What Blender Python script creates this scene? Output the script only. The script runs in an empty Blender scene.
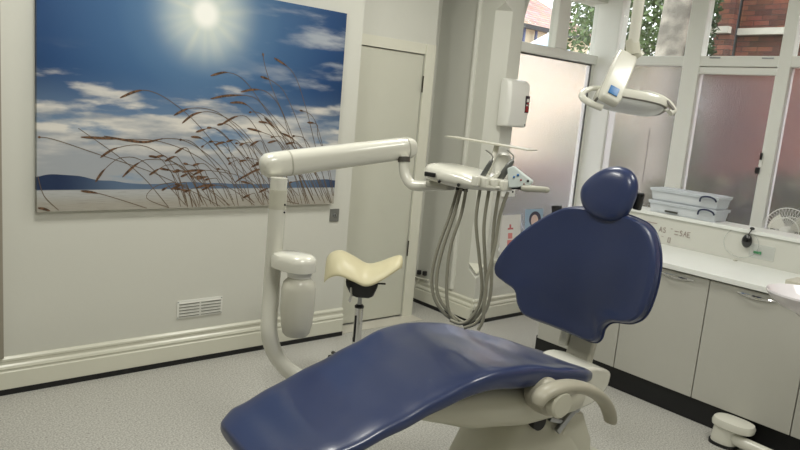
import bpy, bmesh, math, random
from mathutils import Vector, Matrix
random.seed(7)
SC = bpy.context.scene
COL = SC.collection
PI = math.pi
V = Vector

# ------------------------------------------------------------ survey camera
F = 691.0; CX, CY = 400.0, 225.0; H = 1.62
def _ray(p): return V((p[0]-CX, p[1]-CY, F))
_u = _ray((1222, 179)).normalized()
_v = _ray((-191, 55)); _v = (_v - _u*_v.dot(_u)).normalized()
_w = _u.cross(_v)
C0 = V((0, 0, H))
def dirv(p):
    q = _ray(p); return V((_u.dot(q), _v.dot(q), _w.dot(q)))
def onZ(p, z): q = dirv(p); return C0 + q*((z-H)/q.z)
def onX(p, x): q = dirv(p); return C0 + q*(x/q.x)
def onY(p, y): q = dirv(p); return C0 + q*(y/q.y)
def dep(p, t): return C0 + dirv(p)*(t/F)
def onplane(p, P0, n):
    q = dirv(p); return C0 + q*((P0-C0).dot(n)/q.dot(n))

cam = bpy.data.cameras.new('camera'); co = bpy.data.objects.new('camera', cam); COL.objects.link(co)
M = Matrix(((_u.x, -_u.y, -_u.z), (_v.x, -_v.y, -_v.z), (_w.x, -_w.y, -_w.z)))
co.matrix_world = Matrix.Translation(C0) @ M.to_4x4()
cam.sensor_width = 36; cam.lens = F*36/800; cam.clip_start = .05; cam.clip_end = 300
SC.camera = co

# ------------------------------------------------------------ materials
def newmat(name):
    m = bpy.data.materials.new(name); m.use_nodes = True
    nt = m.node_tree; return m, nt, nt.nodes['Principled BSDF']
def sset(b, **k):
    for a, v in k.items(): b.inputs[a.replace('_', ' ')].default_value = v
def lin(c):
    def f(x):
        x /= 255; return x/12.92 if x <= .04045 else ((x+.055)/1.055)**2.4
    return (f(c[0]), f(c[1]), f(c[2]), 1)
def mat(name, rgb, rough=.5, metal=0, spec=.5, coat=0, bump=0, bscale=60, var=0, vscale=8, trans=0):
    m, nt, b = newmat(name); c = lin(rgb)
    sset(b, Base_Color=c, Roughness=rough, Metallic=metal)
    b.inputs['Specular IOR Level'].default_value = spec
    b.inputs['Coat Weight'].default_value = coat; b.inputs['Coat Roughness'].default_value = .12
    b.inputs['Transmission Weight'].default_value = trans
    tc = nt.nodes.new('ShaderNodeTexCoord')
    n = nt.nodes.new('ShaderNodeTexNoise'); n.inputs['Scale'].default_value = vscale; n.inputs['Detail'].default_value = 4
    nt.links.new(tc.outputs['Object'], n.inputs['Vector'])
    mix = nt.nodes.new('ShaderNodeMix'); mix.data_type = 'RGBA'
    k = var if var else .02
    mix.inputs[6].default_value = (c[0]*(1-k), c[1]*(1-k), c[2]*(1-k), 1)
    mix.inputs[7].default_value = (min(1, c[0]*(1+k)), min(1, c[1]*(1+k)), min(1, c[2]*(1+k)), 1)
    if var > .3:
        mr = nt.nodes.new('ShaderNodeMapRange'); mr.inputs[1].default_value = .4; mr.inputs[2].default_value = .6
        nt.links.new(n.outputs['Fac'], mr.inputs[0]); nt.links.new(mr.outputs[0], mix.inputs[0])
    else: nt.links.new(n.outputs['Fac'], mix.inputs[0])
    nt.links.new(mix.outputs[2], b.inputs['Base Color'])
    if bump:
        n2 = nt.nodes.new('ShaderNodeTexNoise'); n2.inputs['Scale'].default_value = bscale
        nt.links.new(tc.outputs['Object'], n2.inputs['Vector'])
        bp = nt.nodes.new('ShaderNodeBump'); bp.inputs['Strength'].default_value = bump; bp.inputs['Distance'].default_value = .01
        nt.links.new(n2.outputs['Fac'], bp.inputs['Height']); nt.links.new(bp.outputs['Normal'], b.inputs['Normal'])
    return m
WALL = mat('wall_paint', (212, 212, 203), .55, bump=.05, bscale=25, var=.015, vscale=2)
TRIM = mat('gloss_trim_paint', (222, 221, 206), .25, bump=.03)
BLACK = mat('black_plastic', (14, 14, 16), .45)
KICK = mat('black_plinth', (12, 13, 17), .5)
DOOR = mat('door_paint', (206, 206, 192), .3, bump=.03)
WFRAME = mat('window_paint', (236, 237, 230), .35, bump=.04)
CAB = mat('cabinet_laminate', (184, 183, 175), .38)
TOP = mat('worktop_laminate', (232, 234, 230), .3)
UPST = mat('upstand_board', (208, 208, 200), .4)
CHROME = mat('chrome', (215, 215, 215), .15, metal=1)
STEEL = mat('brushed_steel', (170, 172, 175), .3, metal=1)
NAVY = mat('navy_vinyl', (43, 55, 93), .30, spec=.5, coat=.3, bump=.05, bscale=14, var=.03, vscale=3)
NAVYP = mat('navy_piping', (36, 47, 84), .35)
IVORY = mat('ivory_enamel', (220, 219, 208), .22, coat=.4)
IVORYD = mat('warm_grey_plastic', (168, 164, 148), .38)
WHITEP = mat('white_plastic', (232, 232, 226), .3)
SHELL = mat('ivory_shell', (200, 198, 182), .3, coat=.2)
GREYP = mat('pale_grey_plastic', (180, 178, 165), .35)
CREAM = mat('cream_vinyl', (222, 214, 178), .38, bump=.04)
HOSE = mat('grey_hose', (138, 136, 122), .4)
BLUE = mat('blue_sticker', (30, 112, 176), .35)
RED = mat('red_label', (150, 30, 36), .4)
PINK = mat('pink_print', (220, 140, 135), .5)
PAPER = mat('white_paper', (228, 226, 220), .6)
PBLUE = mat('blue_print', (165, 190, 210), .5)
SKIN = mat('skin_print', (232, 205, 195), .5)
GREEN = mat('green_print', (40, 150, 90), .5)
GREYT = mat('grey_print', (160, 138, 132), .6)
LENSG = mat('pale_lens', (238, 240, 240), .25)
BARK0 = mat('bark', (142, 136, 124), .9, bump=1, bscale=7, var=.4, vscale=4)
LEAF = mat('leaf', (92, 112, 66), .55, var=.4, vscale=3)
LEAF2 = mat('leaf_dark', (66, 84, 52), .55, var=.4, vscale=3)
GRASSG = mat('lawn', (98, 104, 66), .9, var=.3, vscale=2)
CREAMH = mat('render_cream', (226, 210, 180), .8, var=.05)
WHITEH = mat('render_white', (235, 232, 226), .8, var=.05)
TAR = mat('paving', (186, 178, 172), .9, var=.1)
GREYST = mat('stone_course', (190, 186, 172), .85, var=.15)
NIGHTB = mat('navy_handle', (24, 32, 66), .35)

def speckle_floor():
    m, nt, b = newmat('speckled_vinyl'); sset(b, Roughness=.42)
    tc = nt.nodes.new('ShaderNodeTexCoord')
    def noise(s, d=2):
        n = nt.nodes.new('ShaderNodeTexNoise'); n.inputs['Scale'].default_value = s; n.inputs['Detail'].default_value = d
        nt.links.new(tc.outputs['Object'], n.inputs['Vector']); return n
    n1, n2 = noise(120), noise(45)
    v = nt.nodes.new('ShaderNodeTexVoronoi'); v.inputs['Scale'].default_value = 34
    nt.links.new(tc.outputs['Object'], v.inputs['Vector'])
    r = nt.nodes.new('ShaderNodeValToRGB'); e = r.color_ramp.elements
    e[0].position = .38; e[0].color = lin((164, 162, 156)); e[1].position = .62; e[1].color = lin((204, 203, 197))
    nt.links.new(n1.outputs['Fac'], r.inputs[0])
    lt = nt.nodes.new('ShaderNodeMath'); lt.operation = 'LESS_THAN'; lt.inputs[1].default_value = .13
    nt.links.new(v.outputs['Distance'], lt.inputs[0])
    gt = nt.nodes.new('ShaderNodeMath'); gt.operation = 'GREATER_THAN'; gt.inputs[1].default_value = .5
    nt.links.new(n2.outputs['Fac'], gt.inputs[0])
    mu = nt.nodes.new('ShaderNodeMath'); mu.operation = 'MULTIPLY'
    nt.links.new(lt.outputs[0], mu.inputs[0]); nt.links.new(gt.outputs[0], mu.inputs[1])
    mu2 = nt.nodes.new('ShaderNodeMath'); mu2.operation = 'MULTIPLY'; mu2.inputs[1].default_value = .65
    nt.links.new(mu.outputs[0], mu2.inputs[0])
    mx = nt.nodes.new('ShaderNodeMix'); mx.data_type = 'RGBA'; mx.inputs[7].default_value = lin((104, 96, 88))
    nt.links.new(mu2.outputs[0], mx.inputs[0]); nt.links.new(r.outputs[0], mx.inputs[6]); nt.links.new(mx.outputs[2], b.inputs['Base Color'])
    return m
FLOOR = speckle_floor()

def brick_mat(name, a, bcol, mortar, scale):
    m, nt, b = newmat(name); sset(b, Roughness=.9)
    tc = nt.nodes.new('ShaderNodeTexCoord')
    br = nt.nodes.new('ShaderNodeTexBrick'); br.inputs['Color1'].default_value = lin(a); br.inputs['Color2'].default_value = lin(bcol)
    br.inputs['Mortar'].default_value = lin(mortar); br.inputs['Scale'].default_value = scale
    br.inputs['Mortar Size'].default_value = .02; br.inputs['Brick Width'].default_value = .9; br.inputs['Row Height'].default_value = .3
    sp = nt.nodes.new('ShaderNodeSeparateXYZ'); nt.links.new(tc.outputs['Object'], sp.inputs[0])
    ad = nt.nodes.new('ShaderNodeMath'); nt.links.new(sp.outputs[0], ad.inputs[0]); nt.links.new(sp.outputs[1], ad.inputs[1])
    cb = nt.nodes.new('ShaderNodeCombineXYZ'); nt.links.new(ad.outputs[0], cb.inputs[0]); nt.links.new(sp.outputs[2], cb.inputs[1])
    nt.links.new(cb.outputs[0], br.inputs['Vector'])
    n = nt.nodes.new('ShaderNodeTexNoise'); n.inputs['Scale'].default_value = 3.5; n.inputs['Detail'].default_value = 5
    nt.links.new(tc.outputs['Object'], n.inputs['Vector'])
    mx = nt.nodes.new('ShaderNodeMix'); mx.data_type = 'RGBA'; mx.blend_type = 'MULTIPLY'; mx.inputs[0].default_value = .6
    nt.links.new(br.outputs['Color'], mx.inputs[6]); nt.links.new(n.outputs['Color'], mx.inputs[7])
    nt.links.new(mx.outputs[2], b.inputs['Base Color']); return m
BRICK = brick_mat('red_brick', (150, 94, 74), (92, 60, 50), (66, 58, 52), 4.2)
TILE = brick_mat('roof_tile', (215, 180, 168), (190, 150, 138), (110, 84, 76), 3)

def clear_glass():
    m, nt, b = newmat('clear_glass'); nt.nodes.remove(b)
    t = nt.nodes.new('ShaderNodeBsdfTransparent'); g = nt.nodes.new('ShaderNodeBsdfGlossy'); g.inputs['Roughness'].default_value = .02
    t.inputs[0].default_value = (.97, .98, .97, 1)
    mx = nt.nodes.new('ShaderNodeMixShader'); mx.inputs[0].default_value = .05; nt.links.new(t.outputs[0], mx.inputs[1]); nt.links.new(g.outputs[0], mx.inputs[2])
    nt.links.new(mx.outputs[0], nt.nodes['Material Output'].inputs[0]); return m
GLASS = clear_glass()
def obscured():
    m, nt, b = newmat('obscured_glass')
    sset(b, Base_Color=(1, .985, 1, 1), Roughness=.22, IOR=1.4)
    b.inputs['Transmission Weight'].default_value = 1
    tc = nt.nodes.new('ShaderNodeTexCoord'); v = nt.nodes.new('ShaderNodeTexVoronoi'); v.inputs['Scale'].default_value = 55
    v.feature = 'SMOOTH_F1'
    nt.links.new(tc.outputs['Object'], v.inputs['Vector'])
    bp = nt.nodes.new('ShaderNodeBump'); bp.inputs['Strength'].default_value = .3; bp.inputs['Distance'].default_value = .003
    nt.links.new(v.outputs['Distance'], bp.inputs['Height']); nt.links.new(bp.outputs['Normal'], b.inputs['Normal'])
    tr = nt.nodes.new('ShaderNodeBsdfTranslucent'); tr.inputs[0].default_value = (.95, .93, 1, 1)
    mx = nt.nodes.new('ShaderNodeMixShader'); mx.inputs[0].default_value = .07
    nt.links.new(b.outputs[0], mx.inputs[1]); nt.links.new(tr.outputs[0], mx.inputs[2]); nt.links.new(mx.outputs[0], nt.nodes['Material Output'].inputs[0])
    return m
FROST = obscured()
def clearplastic(name, rgb, a=.55):
    m, nt, b = newmat(name); sset(b, Base_Color=lin(rgb), Roughness=.25)
    t = nt.nodes.new('ShaderNodeBsdfTransparent'); mx = nt.nodes.new('ShaderNodeMixShader'); mx.inputs[0].default_value = a
    nt.links.new(t.outputs[0], mx.inputs[1]); nt.links.new(b.outputs[0], mx.inputs[2])
    nt.links.new(mx.outputs[0], nt.nodes['Material Output'].inputs[0]); return m
CLEARP = clearplastic('clear_box_plastic', (226, 232, 238), .72)
VISOR = clearplastic('clear_visor', (215, 220, 218), .22)
BOTTLE = clearplastic('milky_bottle', (222, 220, 206), .8)
def emis(name, rgb, s):
    m, nt, b = newmat(name); sset(b, Base_Color=(.8, .8, .8, 1)); b.inputs['Emission Color'].default_value = lin(rgb); b.inputs['Emission Strength'].default_value = s
    return m

# ------------------------------------------------------------ mesh builder
class MB:
    def __init__(s): s.bm = bmesh.new()
    def box(s, a, b, bev=0):
        a, b = V(a), V(b); t = bmesh.new(); bmesh.ops.create_cube(t, size=1)
        for v in t.verts: v.co = V(((a.x+b.x)/2+v.co.x*abs(b.x-a.x), (a.y+b.y)/2+v.co.y*abs(b.y-a.y), (a.z+b.z)/2+v.co.z*abs(b.z-a.z)))
        if bev: bmesh.ops.bevel(t, geom=t.edges[:], offset=bev, segments=3, affect='EDGES', profile=.6)
        s._merge(t); return s
    def _merge(s, t):
        me = bpy.data.meshes.new('t'); t.to_mesh(me); t.free(); s.bm.from_mesh(me); bpy.data.meshes.remove(me)
    def obox(s, c, ax, ay, az, size, bev=0):
        t = bmesh.new(); bmesh.ops.create_cube(t, size=1)
        for v in t.verts: v.co = V((v.co.x*size[0], v.co.y*size[1], v.co.z*size[2]))
        if bev: bmesh.ops.bevel(t, geom=t.edges[:], offset=bev, segments=3, affect='EDGES', profile=.6)
        ax, ay, az = V(ax).normalized(), V(ay).normalized(), V(az).normalized()
        for v in t.verts: v.co = V(c)+ax*v.co.x+ay*v.co.y+az*v.co.z
        s._merge(t); return s
    def rings(s, rs, cap=True, closed=True):
        L = [[s.bm.verts.new(p) for p in r] for r in rs]; n = len(L[0])
        for a, b in zip(L, L[1:]):
            for i in range(n if closed else n-1):
                j = (i+1) % n
                try: s.bm.faces.new((a[i], a[j], b[j], b[i]))
                except ValueError: pass
        if cap:
            for r in (L[0], L[-1]):
                try: s.bm.faces.new(r)
                except ValueError: pass
        return s
    def tube(s, pts, r, n=14, flat=1.0, up=None, cap=True):
        pts = [V(p) for p in pts]; rs = r if isinstance(r, (list, tuple)) else [r]*len(pts)
        T = []
        for i in range(len(pts)):
            a = pts[max(0, i-1)]; b = pts[min(len(pts)-1, i+1)]; T.append((b-a).normalized())
        ref = V(up) if up else (V((0, 0, 1)) if abs(T[0].z) < .9 else V((1, 0, 0)))
        N = (ref - T[0]*ref.dot(T[0])).normalized(); out = []
        for i, p in enumerate(pts):
            N = (N - T[i]*N.dot(T[i])).normalized(); B = T[i].cross(N)
            out.append([p + N*math.cos(2*PI*k/n)*rs[i]*flat + B*math.sin(2*PI*k/n)*rs[i] for k in range(n)])
        return s.rings(out, cap)
    def lathe(s, o, prof, n=28, ax=(0, 0, 1)):
        ax = V(ax).normalized(); ref = V((1, 0, 0)) if abs(ax.x) < .9 else V((0, 1, 0))
        N = (ref-ax*ref.dot(ax)).normalized(); B = ax.cross(N)
        return s.rings([[V(o)+ax*h+(N*math.cos(2*PI*k/n)+B*math.sin(2*PI*k/n))*max(r, .0004) for k in range(n)] for r, h in prof])
    def poly(s, pts, d):
        d = V(d); a = [V(p) for p in pts]; return s.rings([a, [p+d for p in a]])
    def ball(s, c, r, sc=(1, 1, 1), n=16):
        t = bmesh.new(); bmesh.ops.create_uvsphere(t, u_segments=n, v_segments=n//2+2, radius=r)
        for v in t.verts: v.co = V(c)+V((v.co.x*sc[0], v.co.y*sc[1], v.co.z*sc[2]))
        s._merge(t); return s
    def build(s, name, m, parent=None, smooth=True, bev=0, sub=0, world=True, solid=0):
        bmesh.ops.recalc_face_normals(s.bm, faces=s.bm.faces[:])
        org = V((0, 0, 0))
        if parent is not None:
            if world: s.bm.transform(WM[parent.name].inverted())
        me = bpy.data.meshes.new(name); s.bm.to_mesh(me); s.bm.free()
        me.materials.append(m)
        o = bpy.data.objects.new(name, me); COL.objects.link(o)
        if parent is not None: o.parent = parent; WM[o.name] = WM[parent.name].copy()
        else: WM[o.name] = Matrix.Identity(4)
        if solid:
            q = o.modifiers.new('s', 'SOLIDIFY'); q.thickness = solid
        if bev:
            q = o.modifiers.new('b', 'BEVEL'); q.width = bev; q.segments = 2; q.limit_method = 'ANGLE'; q.angle_limit = .6
        if sub:
            q = o.modifiers.new('u', 'SUBSURF'); q.levels = sub; q.render_levels = sub
        if smooth:
            me.polygons.foreach_set('use_smooth', [True]*len(me.polygons))
            if not sub:
                try: me.set_sharp_from_angle(angle=math.radians(38))
                except Exception: pass
        return o
WM = {}
def recenter(o, loc):
    """give a one-mesh thing its origin at its base"""
    loc = V(loc); o.data.transform(Matrix.Translation(-loc)); o.location = loc; WM[o.name] = Matrix.Translation(loc)
    return o
def thing(name, label, cat, loc=(0, 0, 0), rz=0, group=None):
    o = bpy.data.objects.new(name, None); COL.objects.link(o); o.location = loc; o.rotation_euler = (0, 0, rz)
    o.empty_display_size = .1
    o['label'] = label; o['category'] = cat
    if group: o['group'] = group
    WM[o.name] = Matrix.Translation(V(loc)) @ Matrix.Rotation(rz, 4, 'Z'); return o
def tag(o, label, cat, group=None, kind=None):
    o['label'] = label; o['category'] = cat
    if group: o['group'] = group
    if kind: o['kind'] = kind
    return o
def struct(o): o['kind'] = 'structure'; return o
def spline(pts, n=8, closed=False):
    P = [V(p) for p in pts]; out = []; N = len(P)
    R_ = range(N) if closed else range(N-1)
    for i in R_:
        if closed: a, b, c, d = P[i-1], P[i], P[(i+1) % N], P[(i+2) % N]
        else: a, b, c, d = P[max(0, i-1)], P[i], P[i+1], P[min(N-1, i+2)]
        for k in range(n):
            t = k/n
            out.append(.5*((2*b)+(c-a)*t+(2*a-5*b+4*c-d)*t*t+(3*b-a-3*c+d)*t**3))
    if not closed: out.append(P[-1])
    return out

# ------------------------------------------------------------ levels of the room
YL = 3.79      # left wall (with the canvas)
YD = 3.93      # door wall
XR = 3.874     # right wall of the door corner
YR = 3.55      # wall below the side window
XW = 5.15; YW = 3.62   # glazing planes of the bay
XP = 3.777     # plinth
XC = 4.304     # upstand face
ZC = 2.95

def sbox(name, a, b, m, bev=0, kind=True):
    o = MB().box(a, b).build(name, m, smooth=False, bev=bev)
    if kind: struct(o)
    return o
sbox('floor', (-1.6, -1.9, -.1), (5.3, 4.5, 0), FLOOR)
sbox('ceiling', (-1.6, -1.9, ZC), (5.3, 4.5, ZC+.1), WALL)
sbox('wall_left', (-1.6, YL, 0), (2.79, YL+.71, ZC), WALL)
# door wall: return beside the opening, head above, short pier right of the door
dl, dr, dt = 2.852, 3.478, 2.012
o = MB().box((2.79, YD, 0), (dl-.004, YD+.14, ZC)).box((dl-.004, YD, dt+.006), (dr+.004, YD+.14, ZC)).box((dr+.004, YD, 0), (3.575, YD+.14, ZC)).build('wall_back', WALL, smooth=False); struct(o)
sbox('wall_recess', (2.79, 4.22, 0), (XR, 4.5, ZC), WALL)
# right wall with chamfered corner (stopped below the bay head and above the skirting)
o = MB()
z0, z1 = .42, 2.43
def prof(ch):
    return [(XR, 4.5), (XR, YR+ch), (XR+max(ch, .0005), YR), (4.10, YR), (4.10, YR+.16), (4.10, 4.5)]
o.rings([[V((x, y, z)) for x, y in prof(c)] for z, c in ((0, .001), (z0-.06, .001), (z0, .09), (z1-.05, .09), (z1, .001), (ZC, .001))])
o = o.build('wall_right', WALL, smooth=False); struct(o)
# wall under the side window, with ledge
sbox('wall_under_side_window', (4.10, YR, 0), (XW+.1, YR+.16, .475), WALL)
# head over the bay
o = MB().box((4.10, YR, 2.62), (XW+.16, YR+.22, ZC)).build('wall_bay_side', WALL, smooth=False); struct(o)
sbox('wall_bay_head', (XW-.03, -1.9, 2.72), (XW+.12, YR, ZC), WALL)
sbox('wall_under_bay', (XW-.05, -1.9, 0), (XW+.12, YR, .55), WALL)
sbox('wall_behind', (-1.7, -2.0, 0), (5.3, -1.9, ZC), WALL)
sbox('wall_near', (-1.7, -1.9, 0), (-1.6, 4.5, ZC), WALL)
# small arch haunch at the bay head
pts = [V((4.0, YR-.001, 2.43))]+[V((4.0+.13*(1-math.cos(a)), YR-.001, 2.43+.3*math.sin(a))) for a in [k*PI/16 for k in range(9)]]
o = MB().poly([(4.05, YR, 2.95), (4.10, YR, 2.36), (4.13, YR, 2.47), (4.19, YR, 2.57), (4.3, YR, 2.64), (4.3, YR, 2.95)], (0, .22, 0)).build('trim_arch', WALL, smooth=False); struct(o)

# vertical pipe casing on the right wall
o = MB().tube([(XR-.004, 3.80, .22), (XR-.004, 3.80, 2.5)], .022, n=16).build('trim_casing', WALL); struct(o)

# ------------------------------------------------------------ skirtings
def skirting(name, a, b, nrm, ends=(0, 0)):
    """a->b along floor, nrm out of the wall"""
    a, b, nn = V(a), V(b), V(nrm)
    pr = [(0, .03), (.024, .03), (.024, .118), (.019, .124), (.019, .132), (.024, .138), (.02, .15), (.012, .158), (.012, .172), (.017, .178), (.017, .188), (.008, .198), (0, .198)]
    rs = []
    for p in (a, b): rs.append([p+nn*d+V((0, 0, z)) for d, z in pr])
    o = MB().rings(rs).build(name, TRIM, smooth=False); struct(o)
    k = MB(); k.rings([[p+nn*d+V((0, 0, z)) for d, z in ((0, 0), (.027, 0), (.027, .03), (0, .03))] for p in (a, b)])
    t = k.build('trim_black_strip', BLACK, smooth=False); struct(t)
skirting('baseboard_left', (-1.6, YL, 0), (2.79, YL, 0), (0, -1, 0))
skirting('baseboard_right', (XR, 4.22, 0), (XR, YR-.024, 0), (-1, 0, 0))
skirting('baseboard_side', (XR-.024, YR, 0), (4.98, YR, 0), (0, -1, 0))
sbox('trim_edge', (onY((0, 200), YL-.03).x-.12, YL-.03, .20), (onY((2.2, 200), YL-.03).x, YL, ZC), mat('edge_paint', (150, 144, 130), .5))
# broach stop above the skirting
o = MB().poly([(XR-.002, YR+.10, .475), (XR+.10, YR-.002, .475), (XR-.004, YR-.004, .40)], (.0, .0, .001)).build('trim_stop', TRIM, smooth=False); struct(o)
# ledge of the side window
o = MB().box((4.02, YR-.02, .475), (XW, YW+.04, .50), .004).build('trim_ledge', TRIM, smooth=False); struct(o)

# ------------------------------------------------------------ door
dm = MB().box((dl, YD+.012, .012), (dr, YD+.055, dt)).build('door_1', DOOR, smooth=False, bev=.002); struct(dm)
MB().box((dr+.001, YD-.012, 0.0), (3.575, YD+.0, dt+.08)).box((dl-.05, YD-.004, dt+.004), (dr+.001, YD, dt+.08)).build('door_frame', TRIM, dm, smooth=False, bev=.003)
for zz in (.55, 1.80):
    MB().tube([(dr+.002, YD-.004, zz-.06), (dr+.002, YD-.004, zz+.06)], .007, n=8).build('hinge', mat('dark_brass', (70, 64, 52), .4, metal=.8), dm)
q = onY((350, 171), YD+.005)
MB().box((dl+.002, YD-.002, q.z-.03), (dl+.035, YD+.012, q.z+.03)).build('lock_plate', BLACK, dm, smooth=False)
q = onY((352, 138), YD+.005)
m_ = MB(); m_.tube([(dl+.02, YD+.012, q.z-.05), (dl+.02, YD-.012, q.z-.045), (dl+.02, YD-.016, q.z+.045), (dl+.02, YD+.012, q.z+.05)], .006, n=8); m_.build('door_handle', BLACK, dm)
q = onY((347, 193), YD)
o = MB().lathe((2.815, YD, q.z), [(.010, 0), (.012, .006), (.007, .03), (.0005, .032)], n=14, ax=(0, -1, 0)).build('coat_peg', STEEL)
tag(o, 'tiny dark metal peg fixed to the white wall edge left of the door', 'peg'); recenter(o, (2.815, YD, q.z))
# pale threshold in front of the door
sbox('trim_threshold', (2.80, YL+.0, .0005), (3.575, YD, .003), mat('threshold_vinyl', (206, 202, 190), .4))

# ------------------------------------------------------------ windows of the bay
ZT0, ZT1 = 2.115, 2.19
def frame_y(name, w0, w1, parts):   # in plane Y=YW
    m = MB()
    for (x0, z0, x1, z1, d0, d1) in parts: m.box((x0, YW+d0, z0), (x1, YW+d1, z1))
    o = m.build(name, WFRAME, smooth=False, bev=.006); struct(o); return o
XE = XW+.02
w1 = frame_y('window_1', 0, 0, [
    (4.08, ZT0, XE, ZT1, -.035, .05), (4.06, 2.64, XE, 2.72, -.03, .05), (4.55, ZT1, 4.70, 2.64, -.03, .05),
    (4.06, .5, XE, .56, -.02, .05), (5.10, .56, XE, ZT0, -.01, .05), (4.06, .56, 4.09, 2.64, -.02, .05)])
MB().box((4.09, YW+.012, ZT1), (4.55, YW+.016, 2.64)).box((4.70, YW+.012, ZT1), (XE, YW+.016, 2.64)).build('clear_pane', GLASS, w1, smooth=False)
MB().box((4.09, YW+.010, .56), (5.10, YW+.016, ZT0)).build('obscured_pane', FROST, w1, smooth=False)
MB().box((4.09, YW-.008, ZT0-.012), (5.10, YW+.0, ZT0)).box((5.088, YW-.008, .56), (5.10, YW, ZT0)).build('glazing_seal', mat('grey_seal', (96, 96, 92), .6), w1, smooth=False)
# corner post
sbox('trim_corner_post', (5.13, 3.41, .48), (5.25, 3.68, 2.72), WFRAME, bev=.01)
def fx(m, y0, z0, y1, z1, d0, d1): m.box((XW+d0, y0, z0), (XW+d1, y1, z1))
m = MB()
YB = -1.9
fx(m, YB, ZT0, 3.43, ZT1, -.035, .05); fx(m, YB, 2.66, 3.43, 2.74, -.03, .05); fx(m, YB, .5, 3.43, .6, -.02, .05)
posts = [(2.665, 2.80), (2.02, 2.105), (1.28, 1.40), (.5, .62), (-.4, -.28), (-1.3, -1.2)]
for a, b in posts: fx(m, a, .55, b, 2.7, -.04, .05)
w2 = m.build('window_2', WFRAME, smooth=False, bev=.006); struct(w2)
def sash(y0, y1):
    m = MB(); t = .05
    z0, z1 = .60, ZT0-.006
    fx(m, y0-.003, z0, y0+.006, z1, -.028, .03); fx(m, y1-t, z0, y1, z1, -.028, .03); fx(m, y0, z1-t, y1-t, z1, -.028, .03); fx(m, y0, z0, y1-t, z0+t, -.028, .03)
    m.build('sash', WFRAME, w2, smooth=False, bev=.004)
sash(2.108, 2.72)
MB().box((XW-.0, 2.11, .62), (XW+.006, 2.7, 2.08)).build('obscured_pane', FROST, w2, smooth=False)
MB().box((XW-.0, 2.80, .6), (XW+.006, 3.43, ZT0)).build('obscured_pane', FROST, w2, smooth=False)
ys = [3.43, 2.80, 2.665, 2.105, 2.02, 1.40, 1.28, .62, .5, -.28, -.4, -1.2, -1.3, -1.9]
for i in range(0, len(ys), 2):
    a, b = ys[i+1], ys[i]
    MB().box((XW+.006, a, ZT1), (XW+.010, b, 2.68)).build('clear_pane', GLASS, w2, smooth=False)
    if i >= 4: MB().box((XW+.0, a, .6), (XW+.006, b, ZT0)).build('obscured_pane', FROST, w2, smooth=False)
# window catch on the post
q = onX((763, 160), XW-.04)
c = MB(); c.box((XW-.05, 2.09, q.z-.05), (XW-.04, 2.112, q.z+.03)); c.build('latch_plate', WHITEP, w2, smooth=False)
MB().box((XW-.06, 2.095, q.z+.0), (XW-.05, 2.108, q.z+.05)).box((XW-.062, 2.10, q.z-.1), (XW-.045, 2.125, q.z-.055)).build('latch', BLACK, w2, smooth=False)
for px_ in ((715, 57.5), (768, 58)):
    q = onX(px_, XW-.04); MB().box((XW-.045, q.y-.04, q.z-.006), (XW-.036, q.y+.04, q.z+.004), .003).build('stay_pin', STEEL, w2)
# crack line / blind cord on the obscured pane
q0, q1 = onX((650, 128), XW-.006), onX((642, 185), XW-.006)
cord = MB().tube([q0, (q0+q1)/2, q1], .0022, n=6).build('blind_cord', GREYP); tag(cord, 'thin dark cord hanging against the obscured glass above the headrest', 'cord')
cord.data.materials[0] = mat('dark_cord', (86, 74, 78), .7); recenter(cord, q1)

# ------------------------------------------------------------ counter
ZW = .872
YA, YZ = 2.86, -.6
sbox('wall_counter_back', (XC+.001, YZ, 0), (XC+.03, YA, 1.055), UPST)
o = MB().box((XC-.012, YZ, 1.050), (XC+.20, YA, 1.073), .004).build('trim_shelf_ledge', TOP, smooth=False); struct(o)
sbox('trim_plinth', (XP, YZ, 0), (XP+.02, YA-.02, .146), KICK)
edges = [2.80, 2.197, 1.693, 1.165, .60, 0]
for i, (a, b) in enumerate(zip(edges, edges[1:])):
    lab = ['pale grey base cabinet at the far end, mostly hidden by the backrest', 'pale grey base cabinet right beside the navy backrest, handle half covered',
           'pale grey base cabinet above the white floor box, full bow handle showing', 'pale grey base cabinet at the right edge of the picture',
           'pale grey base cabinet past the picture edge'][i]
    if i == 4: continue
    t = thing('base_cabinet', lab, 'cabinet', (4.04, (a+b)/2, .146), 0, 'base cabinets under the worktop')
    MB().box((3.752, b+.001, .146), (XC-.002, a-.001, ZW-.031)).build('carcass', CAB, t, smooth=False)
    d = MB().box((3.731, b+.003, .148), (3.750, a-.003, ZW-.040)).build('door', CAB, t, smooth=False, bev=.0015)
    # bow handle: flat strip arched out from the door
    yc = [2.49, 1.885, 1.441, .9][i]; w = .105 if i != 2 else .1
    pts = [V((3.731-.004-.022*math.cos(k/12*PI-PI/2), yc-w+2*w*k/12, .806)) for k in range(13)]
    hm = MB(); rs = []
    for k, p in enumerate(pts):
        h = .004+.006*math.sin(k/12*PI)
        rs.append([p+V((0, 0, h)), p+V((-.003, 0, 0)), p+V((0, 0, -h)), p+V((.003, 0, 0))])
    hm.rings(rs); hm.build('handle', CHROME, d)
wt = MB().box((3.708, YZ, ZW-.03), (XC-.001, YA, ZW), .003).build('worktop', TOP, smooth=False)
tag(wt, 'long white worktop running over the grey base cabinets below the windows', 'worktop'); recenter(wt, (4.0, 1.1, ZW-.03))

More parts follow.
